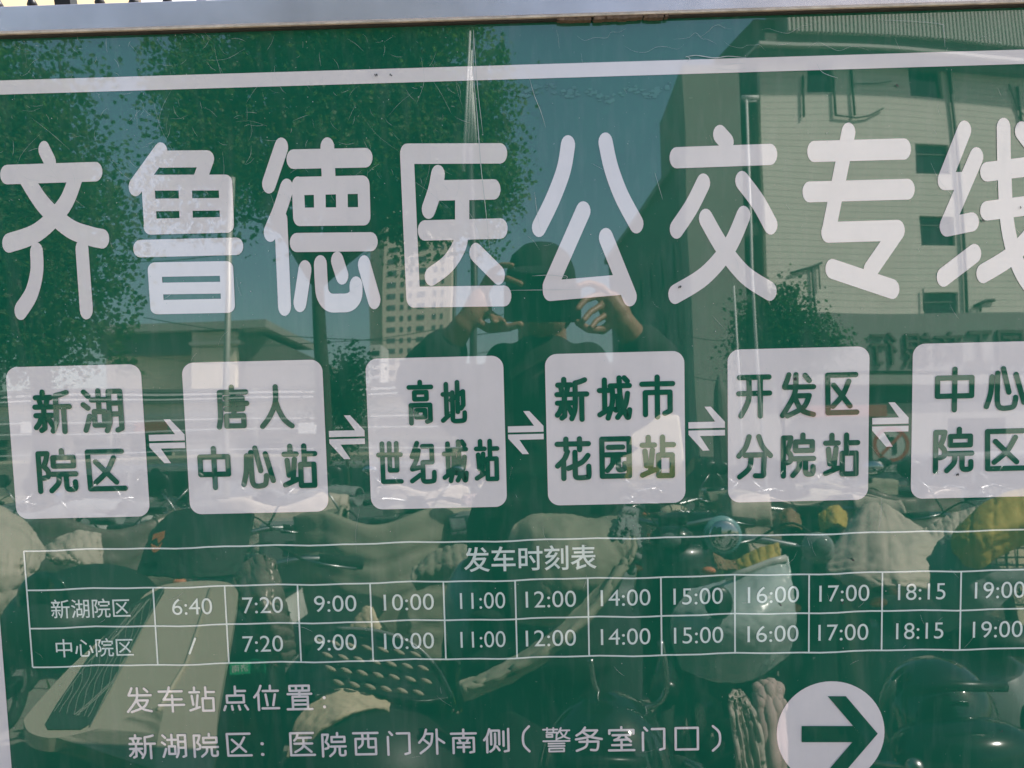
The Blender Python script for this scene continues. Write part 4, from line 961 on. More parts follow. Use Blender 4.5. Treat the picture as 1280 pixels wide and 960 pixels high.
# the phone, its back towards the board just behind the camera point
MW = cam.matrix_world; rgt, upv, fw = (MW.to_3x3() @ Vector(v) for v in ((1, 0, 0), (0, 1, 0), (0, 0, -1)))
dc = W(678, 383, .906)-CAMP
pm = Matrix((rgt, upv, -fw)).transposed().to_4x4(); pm.translation = CAMP+rgt*dc.dot(rgt)+upv*dc.dot(upv)-fw*.012
ph = bpy.data.objects.new('phone', None); C.objects.link(ph); ph.matrix_world = pm
tag(ph, 'black phone held sideways in both hands before the face of the reflected person', 'phone')
mb = MB(); mb.box((-.081, -.038, -.0045), (.081, .038, .0045)); mb.build('body', PHONEM, ph, bevel=.004)
ctr = pm.inverted() @ CAMP
for k, (dx, dy, r_) in enumerate(((0, 0, .010), (0, -.03, .009), (.028, -.012, .007))):
    mb = MB(); mb.lathe([(r_*.75, .0046), (r_, .0046), (r_, .0066), (r_*.75, .0066), (r_*.75, .0046)], 24, Matrix.Translation((ctr.x+dx, ctr.y+dy, 0))); rg = mb.build('lens_ring', GOLD, ph, True)
    mb = MB(); mb.lathe([(.0001, .0047), (r_*.74, .0047), (r_*.74, .0056), (.0001, .0056)], 20, Matrix.Translation((ctr.x+dx, ctr.y+dy, 0))); mb.build('lens', LENSM, rg)

# ================================================================== SCOOTERS
RUB = mat('tyre_rubber', (.02, .02, .02), .85, 0, .2, 30); CHROME = mat('chrome', (.4, .4, .4), .35, 1)
BLKP = mat('black_plastic', (.018, .018, .02), .35, 0, .1, 20); SEATM = mat('black_seat', (.02, .02, .02), .5, 0, .15, 25, .3, 200, bdist=.001)
PAINTS = {n: mat(n+'_paint', c, .3, 0, .06, 4, coat=.6) for n, c in dict(white=(.6, .58, .53), black=(.015, .016, .018), teal=(.20, .36, .38), grey=(.22, .22, .22), red=(.30, .035, .025), cream=(.55, .48, .34), blue=(.05, .12, .25)).items()}
LAMP = mat('lamp_glass', (.16, .17, .17), .15); MIRR = mat('mirror_face', (.7, .72, .75), .03, 1)
OR = mat('orange_emblem', (.62, .20, .10), .5)
def qmat(n, c): return mat(n, c, .75, 0, .12, 9, .5, 60, bdist=.003)
QUILT = {n: qmat(n+'_quilt', c) for n, c in dict(beige=(.50, .43, .35), khaki=(.30, .28, .21), silver=(.30, .28, .26), yellow=(.44, .32, .07), brown=(.22, .13, .07), black=(.02, .021, .024), grey=(.20, .21, .21), pink=(.5, .36, .33), navy=(.03, .05, .10)).items()}
QUILT['silver'] = mat('silver_quilt_shiny', (.20, .165, .14), .38, .25, .2, 9, .5, 40, bdist=.004)
def crease(p, a, fq=17):
    q = p*fq; w1 = 1-abs(mnoise.noise(q+Vector((mnoise.noise(q*.6)*1.5, 0, 3))))*2.2; w2 = 1-abs(mnoise.noise(q*2.3+Vector((5, 1, 0))))*2.2; w3 = mnoise.noise(q*5)
    return a*(.7*w1+.5*w2+w3*.2)
def puff(fn, nu, nv, cu_, cv, amp, name, m, par, thick=.012):
    """padded cloth: fn(u,v)->point; stitched into cu_ x cv cushions"""
    size = (fn(1, 1)-fn(0, 0)).length; ca = min(.0042, .010*size); amp = min(amp, .035*size); fq = min(40, max(15, 8/size)); rows = []
    for j in range(nv+1):
        r = []
        for i in range(nu+1):
            u, v = i/nu, j/nv; p = fn(u, v); a = fn(min(u+.01, 1), v)-fn(max(u-.01, 0), v); b = fn(u, min(v+.01, 1))-fn(u, max(v-.01, 0))
            n = a.cross(b); n = n.normalized() if n.length > 1e-9 else Vector((0, 1, 0))
            h = (abs(sin(pi*u*cu_))*abs(sin(pi*v*cv)))**.4*amp + crease(p, ca, fq)
            r.append(p+n*h)
        rows.append(r)
    mb = MB(); mb.grid(rows); o_ = mb.build(name, m, par, smooth=True, solid=thick); return o_
def wheel(par, y, r=.235):
    w_ = MB(); n = 28; pts = [Vector((0, y+r*.86*cos(2*pi*k/n), r+r*.86*sin(2*pi*k/n))) for k in range(n+1)]; w_.tube(pts, r*.14, 8, False); wo = w_.build('wheel', RUB, par, True)
    h = MB(); h.lathe([(.02, -.05), (.06, -.05), (.06, .05), (.02, .05)], 12, Matrix.Translation((0, y, r)) @ Matrix.Rotation(pi/2, 4, 'Y'))
    for k in range(6): q = 2*pi*k/6; h.tube([Vector((0, y, r)), Vector((0, y+r*.8*cos(q), r+r*.8*sin(q)))], .012, 6)
    h.build('rim', PAINTS['grey'], wo)
def scooter(paint, quilt=None, mirrors=True, box=None, basket=False, name='electric_scooter'):
    t = empty(name); P = PAINTS[paint]
    wheel(t, .60); wheel(t, -.55)
    mb = MB(); mb.box((-.13, -.25, .26), (.13, .33, .33)); mb.build('floorboard', BLKP, t, bevel=.02)
    rows = [[Vector((w_*cos(a), y, zc+h*sin(a))) for a in [2*pi*k/16 for k in range(16)]+[0]] for y, w_, h, zc in ((-.86, .03, .04, .66), (-.78, .11, .10, .62), (-.55, .15, .17, .56), (-.3, .15, .18, .52), (-.2, .13, .16, .5), (-.17, .02, .05, .5))]
    mb = MB(); mb.grid(rows); mb.build('rear_body', P, t, smooth=True)
    mb = MB(); rows = [[Vector((w_*cos(a), y, zc+h*sin(a))) for a in [2*pi*k/16 for k in range(16)]+[0]] for y, w_, h, zc in ((-.80, .02, .02, .76), (-.74, .11, .045, .765), (-.5, .135, .055, .75), (-.25, .12, .05, .735), (-.14, .08, .035, .73), (-.12, .01, .01, .73))]
    mb.grid(rows); mb.build('seat', SEATM, t, smooth=True)
    fn = lambda u, v: Vector(((u-.5)*(.36-.12*abs(v-.45)), .36+.10*(1-(2*u-1)**2)+.10*(1-v), .34+.62*v))
    mb = MB(); mb.grid([[fn(i/10, j/10) for i in range(11)] for j in range(11)]); mb.build('front_shield', P, t, smooth=True, solid=.02)
    mb = MB(); mb.tube([(0, .60, .26), (0, .42, .95), (0, .38, 1.03)], [.025, .03, .03], 10); mb.build('steering_column', BLKP, t, True)
    mb = MB(); mb.tube(catmull([(-.33, .24, 1.04), (-.2, .32, 1.06), (0, .37, 1.03), (.2, .32, 1.06), (.33, .24, 1.04)], 4), .012, 8); hb_ = mb.build('handlebar', CHROME, t, True)
    for s_ in (-1, 1):
        mb = MB(); mb.tube([(s_*.34, .235, 1.04), (s_*.23, .30, 1.056)], .019, 10); mb.build('grip', RUB, hb_, True)
        mb = MB(); mb.tube([(s_*.20, .34, 1.06), (s_*.27, .33, 1.045), (s_*.34, .29, 1.03)], .005, 6); mb.build('brake_lever', CHROME, hb_, True)
        mb = MB(); mb.tube(catmull([(s_*.20, .34, 1.06), (s_*.13, .46, 1.12), (s_*.04, .50, 1.02), (s_*.03, .45, .85)], 5), .004, 5); mb.build('brake_cable', RUB, hb_, True)
    mb = MB(); mb.box((-.06, .31, 1.035), (.06, .39, 1.075)); mb.build('dashboard', BLKP, t, bevel=.008)
    for s_ in (-1, 1):
        mb = MB(); mb.ell(Vector((s_*.15, .46, .86)), (.03, .02, .016)); mb.build('indicator_lamp', OR, t, True)
    for s_ in ((-1, 1) if mirrors else ()):
            mb = MB(); mb.tube([(s_*.18, .33, 1.07), (s_*.24, .35, 1.17), (s_*.30, .33, 1.23)], .005, 6); ml = mb.build('mirror_stalk', CHROME, t, True)
            mb = MB(); mb.ell(Vector((s_*.31, .33, 1.26)), (.06, .014, .042)); mb.build('mirror', BLKP, ml, True)
            mb = MB(); mb.ell(Vector((s_*.31, .325, 1.26)), (.053, .012, .036)); mb.build('mirror_glass', MIRR, ml, True)
    mb = MB(); mb.ell(Vector((0, .43, .985)), (.095, .07, .055)); mb.build('headlight_cowl', P, t, True)
    mb = MB(); mb.ell(Vector((0, .485, .98)), (.048, .025, .033)); mb.build('headlight', LAMP, t, True)
    mb = MB(); mb.tube(catmull([(0, .36, .38), (0, .47, .49), (0, .62, .51), (0, .80, .42)], 4), .055, 8); mb.build('front_mudguard', P, t, True)
    mb = MB(); mb.ell(Vector((0, -.86, .66)), (.08, .02, .03)); mb.build('tail_light', PAINTS['red'], t, True)
    if quilt:
        q = QUILT[quilt]
        f = lambda u, v: Vector(((u-.5)*(.74-.22*v), .47+.12*(1-(2*u-1)**2)+.05*sin(v*3), 1.10-.62*v+.03*sin(u*9)))
        puff(f, 36, 36, 5, 8, .014, 'windproof_quilt', q, t)
        for s_ in (-1, 1):
            f = lambda u, v: Vector((s_*(.20+.20*v), .30-.10*v+.085*cos(2*pi*u), 1.06+.075*sin(2*pi*u)-.03*v)); puff(f, 22, 16, 4, 3, .010, 'sleeve', q, t)
    if box:
        mb = MB(); mb.box((-.19, -1.05, .74), (.19, -.70, 1.02)); b_ = mb.build('top_box', PAINTS[box], t, bevel=.04)
        mb = MB(); mb.box((-.03, -.699, .86), (.03, -.69, .92)); mb.build('latch', CHROME, b_)
    if basket:
        mb = MB()
        for k in range(9): x = -.16+.04*k; mb.tube([(x, .52, .72), (x, .50, .95)], .003, 5); mb.tube([(x, .78, .74), (x, .80, .95)], .003, 5)
        for z in (.72, .8, .88, .95): mb.tube([(-.16, .51, z), (.16, .51, z), (.16, .79, z), (-.16, .79, z), (-.16, .51, z)], .004, 5)
        mb.build('basket', BLKP, t)
    return t
def kids(o): return [c for c in o.children]
def copy_tree(o, parent=None):
    c = o.copy(); C.objects.link(c)
    if parent: c.parent = parent
    for k in kids(o): copy_tree(k, c)
    return c
protos = [(scooter('black', 'beige'), 'black scooter under a beige quilted wind cover'), (scooter('white', None, True, 'grey'), 'white scooter with a grey top box'),
          (scooter('teal', 'grey'), 'teal scooter with a grey wind quilt'), (scooter('grey', 'silver', True), 'grey scooter with a shiny silver quilt'),
          (scooter('cream', None, True, None, True), 'cream scooter with a black front basket'), (scooter('red', 'khaki'), 'red scooter with a khaki wind quilt'),
          (scooter('black', None, True, 'black'), 'all black scooter with a top box'), (scooter('blue', 'pink'), 'blue scooter with a faded pink quilt')]
used = [False]*len(protos)
ords = ['first', 'second', 'third', 'fourth', 'fifth', 'sixth', 'seventh', 'eighth', 'ninth', 'tenth', 'eleventh', 'twelfth']
seq = [[0, 6, 3, 1, 5, 2, 6, 0, 4, 0, 7], [6, 2, 1, 0, 6, 7, 4, 5, 3, 1, 6], [4, 1, 6, 2, 0, 3, 6, 1, 5, 6, 2]]
for r_, (Y, row) in enumerate(((3.3, 'nearer'), (5.0, 'middle'), (6.8, 'farther'))):
    for i, k in enumerate(seq[r_]):
        x = -3.3+(.66+.12*r_)*i - .6*r_ + random.uniform(-.07, .07)
        pr_, desc = protos[k]
        o_ = pr_ if not used[k] else copy_tree(pr_); used[k] = True
        o_.location = (x, -Y+random.uniform(-.12, .12), 0); o_.rotation_euler = (0, 0, radians(random.uniform(-16, 16) + (0 if random.random() < .8 else 180)))
        tag(o_, '%s, %s from left in the %s parked row' % (desc, ords[i], row), 'scooter', 'scooters parked in rows in front of the board')

# ================================================================== THINGS CLOSE IN FRONT OF THE BOARD (seen only as reflections)
def surf(ctrl, smooth=True, k=6):
    """ctrl: rows of (pixel x, pixel y, metres from the board) -> function of (u, v)"""
    rows = [catmull([W(*p) for p in r], k) for r in ctrl]
    nc = len(rows[0]); cols_ = [catmull([r[i] for r in rows], k) for i in range(nc)]
    nr = len(cols_[0])
    def f(u, v):
        x = min(u*(nc-1), nc-1-1e-6); y = min(v*(nr-1), nr-1-1e-6); i, j = int(x), int(y); a, b = x-i, y-j
        return (cols_[i][j]*(1-a)+cols_[i+1][j]*a)*(1-b)+(cols_[i][j+1]*(1-a)+cols_[i+1][j+1]*a)*b
    return f
def cloth(ctrl, m, par, name, cu_=1, cv=1, amp=0.0, nu=56, nv=48, thick=.008, fold=0):
    f0 = surf(ctrl); f = f0; fold *= .38; amp *= .55; cu_ = cu_*2 if amp else cu_; cv = cv*2 if amp else cv
    if fold: f = lambda u, v: f0(u, v) + Vector((0, 1, .4))*(fold*(sin(u*23+v*4+sin(v*5)*2)+.5*sin(v*19+u*7)+.35*sin(u*47-v*13)))
    return puff(f, nu, nv, cu_, cv, amp, name, m, par, thick)
def own(o, label, cat, group=None):
    return tag(o, label, cat, group)
near = []
def near_scooter(paint, x, y, rz, label, quilt=None):
    t = scooter(paint, quilt, False); t.location = (x, y, 0); t.rotation_euler = (0, 0, radians(rz))
    # keep the bars of these low enough for the board to be seen over them
    tag(t, label, 'scooter', 'scooters parked close to the board'); return t
near_scooter('black', -.80, -2.0, 8, 'black scooter close to the left part of the board, behind the pale seat board')
near_scooter('black', .85, -2.35, -12, 'black scooter close to the right part of the board, behind the pale blue shield')
near_scooter('grey', 1.55, -1.7, -20, 'grey scooter close to the right end of the board')
near_scooter('black', -1.55, -1.8, 14, 'black scooter close to the left end of the board')
low = scooter('black', None, False); low.location = (.06, -.62, -.0); low.rotation_euler = (0, 0, radians(-90)); low.scale = (.72, .72, .72)
tag(low, 'small black scooter standing lengthwise under the middle of the board', 'scooter', 'scooters parked close to the board')
low2 = copy_tree(low); low2.location = (-1.45, -.60, 0); low2.rotation_euler = (0, 0, radians(-82)); low2['label'] = 'small black scooter lengthwise beyond the left end of the board'
low3 = copy_tree(low); low3.location = (1.5, -.64, 0); low3.rotation_euler = (0, 0, radians(86)); low3['label'] = 'small black scooter lengthwise beyond the right end of the board'

# pale board with a dark panel of contour lines
CRP = mat('cream_shell', (.43, .37, .28), .42, 0, .05, 8, coat=.3); DKP = mat('grip_panel', (.035, .04, .035), .6); LNP = mat('contour_print', (.22, .22, .19), .5)
pbd = empty('luggage_lid', W(190, 820, .55)); pbd.location.z = .8; tag(pbd, 'pale flat luggage lid with a dark contour-line panel, reflected at the lower left', 'luggage lid')
def local(o_, par):
    """move a mesh built in world coordinates under an unrotated empty"""
    for v in o_.data.vertices: v.co -= par.location
    o_.parent = par; return o_
def Ls(px, py, up=0.0):
    """point of the lid plane"""
    n_ = LN; h, d = rr(px, py); t = (LP+n_*up-h).dot(n_)/d.dot(n_); return h+d*t
La, Lb, Lc = W(200, 740, .86), W(300, 745, .86), W(60, 905, .34)
LP = La; LN = (Lb-La).cross(Lc-La).normalized()
if LN.z < 0: LN = -LN
def flat(name, pts, m, up, th, par=pbd, bevel=.004, smooth=True):
    P = [Ls(a, b, up) for a, b in pts]
    if smooth: P = catmull(P+[P[0]], 4)[:-1]
    n = len(P); mb = MB(); mb.v = [tuple(p) for p in P]+[tuple(p-LN*th) for p in P]
    bm = bmesh.new(); vs = [bm.verts.new(p) for p in mb.v[:n]]; bm.faces.new(vs); bmesh.ops.triangulate(bm, faces=bm.faces); bm.verts.index_update()
    tf = [tuple(v.index for v in f.verts) for f in bm.faces]; bm.free()
    mb.f = tf+[tuple(i+n for i in reversed(f)) for f in tf]+[(i, (i+1) % n, n+(i+1) % n, n+i) for i in range(n)]
    return local(mb.build(name, m), par)
flat('shell', [(182,742),(205,731),(250,726),(285,728),(297,738),(297,752),(285,820),(272,890),(262,965),(200,970),(196,930),(204,885),(180,890),(120,912),(70,923),(40,918),(30,905),(36,890),(85,835),(140,785)], CRP, 0, .02)
flat('grip_panel', [(160,757),(207,732),(206,740),(185,775),(150,830),(112,905),(100,912),(60,912),(56,905),(70,880),(110,820)], DKP, .002, .0015, smooth=False)
for k in range(11):
    pts = []
    for j in range(23):
        t = .04+.92*j/22; w_ = (k+.5)/11 + .17*sin(t*7+k*.45) + .07*sin(t*17+k*1.1)
        w_ = min(max(w_, .03), .97); lx, ly, rx_, ry_ = 160-102*t, 757+138*t, 207-94*t, 734+172*t
        pts.append((lx+(rx_-lx)*w_, ly+(ry_-ly)*w_))
    P = [Ls(a, b, .003) for a, b in pts]; mb = MB(); mb.tube(P, .0007, 4); local(mb.build('contour_line', LNP), pbd)
mb = MB(); mb.tube([Ls(207, 733, .003), Ls(112, 908, .003)], .0009, 5); local(mb.build('panel_edge', LNP), pbd)
mb = MB(); mb.tube([Ls(264, 736, .001), Ls(234, 828, .001), Ls(198, 888, .001)], .0032, 8); local(mb.build('shell_ridge', mat('ridge_highlight', (.48, .42, .32), .5), smooth=True), pbd)  # colour lighter than the shell paints a highlight along the ridge
pb2 = MB(); a, b = W(30, 925, .34), W(200, 900, .40)
pb2.add([a, b, b+Vector((0, -.02, -.16)), a+Vector((0, -.02, -.16)), a+Vector((0, -.3, -.02)), b+Vector((0, -.3, -.02)), b+Vector((0, -.3, -.16)), a+Vector((0, -.3, -.16))], [(0, 1, 2, 3), (4, 5, 6, 7), (0, 1, 5, 4), (3, 2, 6, 7), (0, 3, 7, 4), (1, 2, 6, 5)])
local(pb2.build('underbody', BLKP, bevel=.01), pbd)

def cover(label, cat, name, base, pieces):
    root = empty(name, W(*base)); root.location.z = max(.3, root.location.z-.2); tag(root, label, cat)
    for nm, ctrl, m, cu_, cv, amp, fold in pieces: local(cloth(ctrl, m, None, nm, cu_, cv, amp, fold=fold), root)
    return root
Q = QUILT
cover('khaki cloth wind cover drooping over handlebars, reflected in the middle', 'wind cover', 'wind_cover', (690, 760, .6), [
 ('hood', [[(640,660,.72),(660,646,.74),(700,643,.74),(740,648,.72),(790,642,.66)], [(632,690,.68),(665,670,.62),(705,668,.60),(745,672,.60),(788,672,.60)], [(636,740,.66),(668,735,.58),(705,735,.56),(745,728,.56),(783,705,.58)], [(640,775,.66),(668,780,.60),(700,778,.6),(735,760,.6),(765,728,.6)]], Q['khaki'], 1, 1, .0, .004),
 ('sleeve', [[(792,668,.60),(745,730,.56),(690,785,.52),(625,825,.50),(572,850,.48)], [(786,698,.56),(748,755,.52),(695,805,.48),(630,842,.47),(578,862,.46)], [(770,725,.58),(738,775,.55),(690,822,.52),(632,858,.50),(580,878,.49)]], Q['khaki'], 1, 1, .0, .0035),
 ('ruff', [[(775,640,.66),(790,642,.66),(798,660,.66)], [(765,665,.6),(785,672,.6),(798,690,.6)], [(760,690,.62),(778,700,.62),(790,715,.62)]], Q['grey'], 2, 3, .012, .004)])
cover('shiny dark silver quilted cover reflected left of the basket', 'wind cover', 'wind_cover', (325, 780, .9), [
 ('quilt', [[(292,725,.95),(318,695,.95),(345,700,.95)], [(300,760,.88),(330,740,.85),(356,745,.9)], [(325,795,.88),(342,785,.84),(366,790,.9)], [(335,830,.9),(352,826,.88),(368,815,.92)]], Q['silver'], 1, 4, .014, .006)])
cover('beige crumpled cover reflected at the far left edge', 'wind cover', 'wind_cover', (20, 720, 1.3), [
 ('quilt', [[(-60,640,1.5),(-10,632,1.5),(30,655,1.5),(55,690,1.5)], [(-60,690,1.35),(-10,680,1.3),(30,690,1.35),(50,705,1.4)], [(-60,745,1.3),(-10,740,1.25),(18,735,1.3),(30,730,1.35)], [(-60,810,1.3),(-10,800,1.3),(10,780,1.35),(20,760,1.35)]], Q['beige'], 2, 3, .014, .010),
 ('flap', [[(45,690,1.6),(90,665,1.6),(125,668,1.6)], [(60,700,1.5),(95,690,1.5),(128,690,1.55)], [(75,702,1.5),(105,708,1.5),(128,725,1.55)]], Q['beige'], 2, 1, .010, .008)])
cover('big pinkish beige quilted cover reflected left of the yellow mitten', 'wind cover', 'wind_cover', (1100, 690, 1.5), [
 ('quilt', [[(1062,655,2.1),(1085,628,2.1),(1112,632,2.1),(1130,655,2.1)], [(1040,690,1.8),(1085,670,1.75),(1130,668,1.75),(1180,672,1.8)], [(1035,715,1.7),(1085,712,1.6),(1130,705,1.6),(1175,700,1.7)], [(1075,735,1.6),(1105,732,1.55),(1135,735,1.55),(1160,738,1.6)]], Q['beige'], 3, 5, .012, .008),
 ('flap', [[(1150,660,1.9),(1185,640,1.9),(1225,628,1.9)], [(1155,675,1.8),(1190,665,1.8),(1225,655,1.8)], [(1160,690,1.8),(1190,688,1.8),(1225,680,1.8)]], Q['beige'], 4, 2, .010, .008)])
cover('mustard yellow padded mitten cover reflected at the right edge', 'wind cover', 'wind_cover', (1220, 680, 1.0), [
 ('mitten', [[(1190,665,1.0),(1225,630,1.0),(1262,612,1.0),(1300,605,1.0)], [(1188,685,.92),(1222,665,.88),(1262,650,.88),(1310,640,.9)], [(1205,705,.95),(1225,710,.9),(1255,690,.92),(1310,668,.95)]], Q['yellow'], 2, 2, .008, .004),
 ('cuff', [[(1160,700,1.05),(1185,668,1.05),(1200,700,1.0)], [(1165,740,1.0),(1205,725,.95),(1250,712,.95)], [(1180,790,1.0),(1230,770,.95),(1310,700,.98)]], Q['grey'], 1, 1, 0, .004)])
cover('small yellow sleeve reflected above the pale blue shield', 'wind cover', 'wind_cover', (945, 700, 1.6), [
 ('mitten', [[(918,700,1.5),(945,685,1.5),(972,676,1.5)], [(922,710,1.42),(948,700,1.4),(974,692,1.42)], [(926,720,1.45),(950,714,1.43),(974,706,1.45)]], Q['yellow'], 3, 1, .012, .004),
 ('strap', [[(888,690,1.6),(905,698,1.6),(920,700,1.6)], [(895,710,1.5),(908,712,1.5),(922,718,1.5)]], Q['brown'], 1, 1, .01, .004)])
cover('crumpled brown and beige covers reflected between the fifth and sixth plates', 'wind cover', 'wind_cover', (980, 650, 3.0), [
 ('cloth', [[(965,648,3.0),(985,632,3.0),(1000,645,3.0)], [(965,668,2.9),(985,655,2.8),(1002,660,2.9)]], Q['brown'], 1, 2, .010, .008),
 ('cloth', [[(1022,640,3.2),(1045,628,3.2),(1060,640,3.2)], [(1025,665,3.1),(1045,652,3.0),(1060,660,3.1)]], QUILT['yellow'], 2, 1, .012, .008)])
cover('white printed cloth with faded pink flowers, reflected beside the arrow badge', 'cloth', 'printed_cloth', (940, 910, .5), [
 ('cloth', [[(914,872,.52),(922,864,.53),(930,880,.52)], [(918,905,.50),(930,905,.51),(944,905,.50)], [(925,965,.5),(938,965,.505),(955,965,.5)]], mat('flower_print', (.5, .42, .37), .8, 0, .4, 30), 1, 1, .0, .012),
 ('cloth', [[(944,860,.6),(960,852,.6),(975,862,.6)], [(945,890,.57),(962,888,.565),(978,890,.57)], [(950,965,.55),(966,965,.52),(980,965,.55)]], Q['pink'], 1, 1, .0, .012)])
cover('beige crumpled jacket left on handlebars, reflected behind the table title', 'wind cover', 'wind_cover', (590, 700, 1.9), [
 ('quilt', [[(515,712,1.9),(545,688,1.95),(580,682,1.9),(612,695,1.9)], [(512,722,1.8),(545,705,1.8),(585,705,1.75),(620,715,1.8)], [(520,735,1.85),(550,728,1.8),(590,735,1.75),(626,738,1.8)]], Q['khaki'], 5, 2, .014, .010)])
# black wind panel with an orange emblem, black rounded seats
bp_ = cover('tall black wind panel with an orange leaf emblem, reflected left of the timetable title', 'windbreak', 'windbreak', (250, 700, 1.1), [
 ('panel', [[(188,668,1.15),(215,643,1.2),(260,636,1.2),(318,642,1.15)], [(180,690,1.08),(215,680,1.05),(260,676,1.05),(312,680,1.1)], [(172,715,1.05),(215,722,1.0),(260,722,1.0),(300,718,1.05)]], Q['black'], 1, 1, 0, .004)])
def leafp(pts, Y):
    mb = MB(); P = [W(a, b, Y) for a, b in pts]; mb.v = [tuple(p) for p in P]; mb.f = [tuple(range(len(P)))]; o_ = local(mb.build('emblem', OR), bp_); q = o_.modifiers.new('s', 'SOLIDIFY'); q.thickness = .003
leafp([(190,676),(192,668),(206,664),(205,673),(198,680),(197,672)], 1.0); leafp([(189,680),(197,684),(203,678),(199,688),(193,691),(190,688)], 1.0)
def blob(name, label, cat, px, py, Y, rx, ry, rz, m, extra=None):
    c_ = W(px, py, Y); root = empty(name, c_); tag(root, label, cat); mb = MB(); mb.ell(Vector((0, 0, 0)), (rx, rz, ry), 28, 18); mb.build('shell', m, root, True)
    if extra: extra(root)
    return root
def hb_extra(root):
    mb = MB(); mb.ell(Vector((0, .05, -.03)), (.098, .11, .05), 24, 10); mb.build('visor', PHONEM, root, True)
def dark_ring(r, y, x=0, z=0, m=BLKP, nm='vent'):
    def f(root):
        mb = MB(); mb.ell(Vector((x, y, z)), (r, .012, r*.95), 18, 8); mb.build(nm, m, root, True)
    return f
def helm_extra(root):
    mb = MB(); mb.tube([(.14*cos(a), .03+.12*sin(a)*.8, -.05+.02*sin(a)) for a in [pi*k/12 for k in range(13)]], .004, 6); mb.build('trim', CHROME, root, True)
    mb = MB(); mb.ell(Vector((0, .085, -.02)), (.11, .07, .05), 24, 10); mb.build('visor', PHONEM, root, True)
    mb = MB(); mb.tube([(-.09, .10, .07), (-.03, .125, .085), (.05, .12, .08)], .008, 8); mb.build('ridge', BLKP, root, True)
GP = mat('gloss_black_shell', (.012, .014, .015), .06, coat=.8)
blob('helmet', 'glossy black helmet reflected at the lower right under the timetable', 'helmet', 1172, 900, .55, .088, .098, .095, GP, helm_extra)
blob('padded_cushion', 'rounded black padded cushion reflected left of the pale luggage lid', 'cushion', 108, 770, .85, .13, .10, .20, SEATM, dark_ring(.05, .16, .0, .06, GP, 'badge'))
blob('helmet', 'teal blue helmet reflected behind the 11:00 column', 'helmet', 590, 765, 1.15, .068, .125, .09, PAINTS['teal'], dark_ring(.035, .085, .03, .0))
blob('helmet', 'round dark cushion-like helmet reflected at the bottom centre', 'helmet', 760, 985, .62, .12, .16, .12, GP, helm_extra)
blob('helmet', 'dark round helmet reflected in the lower left centre', 'helmet', 465, 985, .55, .15, .13, .13, SEATM, None)
blob('round_headlight', 'round chrome headlight reflected beside the quilted cover', 'headlight', 1022, 683, 1.6, .047, .045, .05, PAINTS['grey'], dark_ring(.026, .045, 0, .01, LAMP, 'lens'))
blob('round_mirror', 'round green-tinted mirror reflected above the 15:00 column', 'mirror', 902, 668, 1.8, .06, .058, .02, PAINTS['teal'], dark_ring(.048, .02, 0, 0, MIRR, 'glass'))
blob('chrome_knob', 'small chrome ball reflected at the lower right edge', 'chrome knob', 1144, 960, .42, .014, .014, .014, CHROME)
# pale blue front shield with round dark opening
fs = cover('pale blue scooter shield with a round dark opening, reflected behind the 16:00 column', 'scooter shield', 'scooter_shield', (915, 780, .75), [
 ('shell', [[(862,735,.84),(905,724,.82),(950,705,.80),(984,694,.80)], [(838,765,.80),(890,760,.72),(950,755,.70),(990,735,.76)], [(838,800,.80),(890,805,.70),(950,800,.70),(994,775,.76)], [(850,835,.84),(890,852,.78),(940,850,.78),(985,820,.82)]], mat('pale_blue_shell', (.46, .52, .50), .25, 0, .04, 6, coat=.6), 1, 1, 0, 0)])
c_ = W(897, 752, .685); mb = MB(); mb.ell(c_-fs.location, (.026, .012, .03), 20, 8); mb.build('opening', BLKP, fs, True)
mb = MB(); P = [W(a, b, .79) for a, b in ((905,722),(935,712),(965,700),(982,696))]; mb.tube([p-fs.location for p in P], .007, 8); mb.build('rim', PAINTS['white'], fs, True)
# dark basket lid with rows of light slots
bl = cover('dark basket lid with rows of pale slots, reflected under the 10:00 column', 'basket lid', 'basket_lid', (470, 830, .6), [
 ('lid', [[(380,830,.62),(400,792,.70),(450,788,.72),(500,800,.72),(530,820,.70)], [(382,850,.58),(410,825,.60),(460,822,.62),(510,838,.62),(548,850,.62)], [(392,868,.54),(420,862,.55),(465,866,.55),(515,876,.55),(560,872,.58)]], BLKP, 1, 1, 0, 0)])
SLOT = mat('pale_lining', (.42, .37, .28), .8, 0, .1, 20)
for j in range(4):
    for i in range(8):
        x = 398+20*i+7*j+ (3 if j % 2 else 0); y = 800+16*j+.13*(x-398)
        if x > 536: continue
        f0 = W(x, y, .60-.02*j); mb = MB(); P = catmull([W(x-7, y-3, .605-.02*j), f0, W(x+7, y+3, .605-.02*j)], 3)
        mb.tube([p-bl.location for p in P], [.001, .0025, .0035, .0038, .0035, .0025, .001][:len(P)], 6); mb.build('slot', SLOT, bl, True)
P = [W(a, b, .70) for a, b in ((420,784),(470,787),(515,803),(545,832),(565,870))]; mb = MB(); mb.tube([p-bl.location for p in catmull(P, 4)], .004, 8); mb.build('rim', PAINTS['grey'], bl, True)
cover('cream padded seat back lit by the sun, reflected at the bottom left of centre', 'seat pad', 'seat_pad', (420, 890, .5), [
 ('pad', [[(358,945,.52),(373,893,.54),(418,860,.55),(455,865,.55),(488,877,.55)], [(366,948,.51),(383,905,.52),(422,876,.53),(455,873,.53),(487,880,.54)], [(374,950,.50),(394,917,.50),(426,894,.50),(458,885,.52),(486,883,.53)]], qmat('cream', (.62, .52, .36)), 1, 1, 0, .001)])
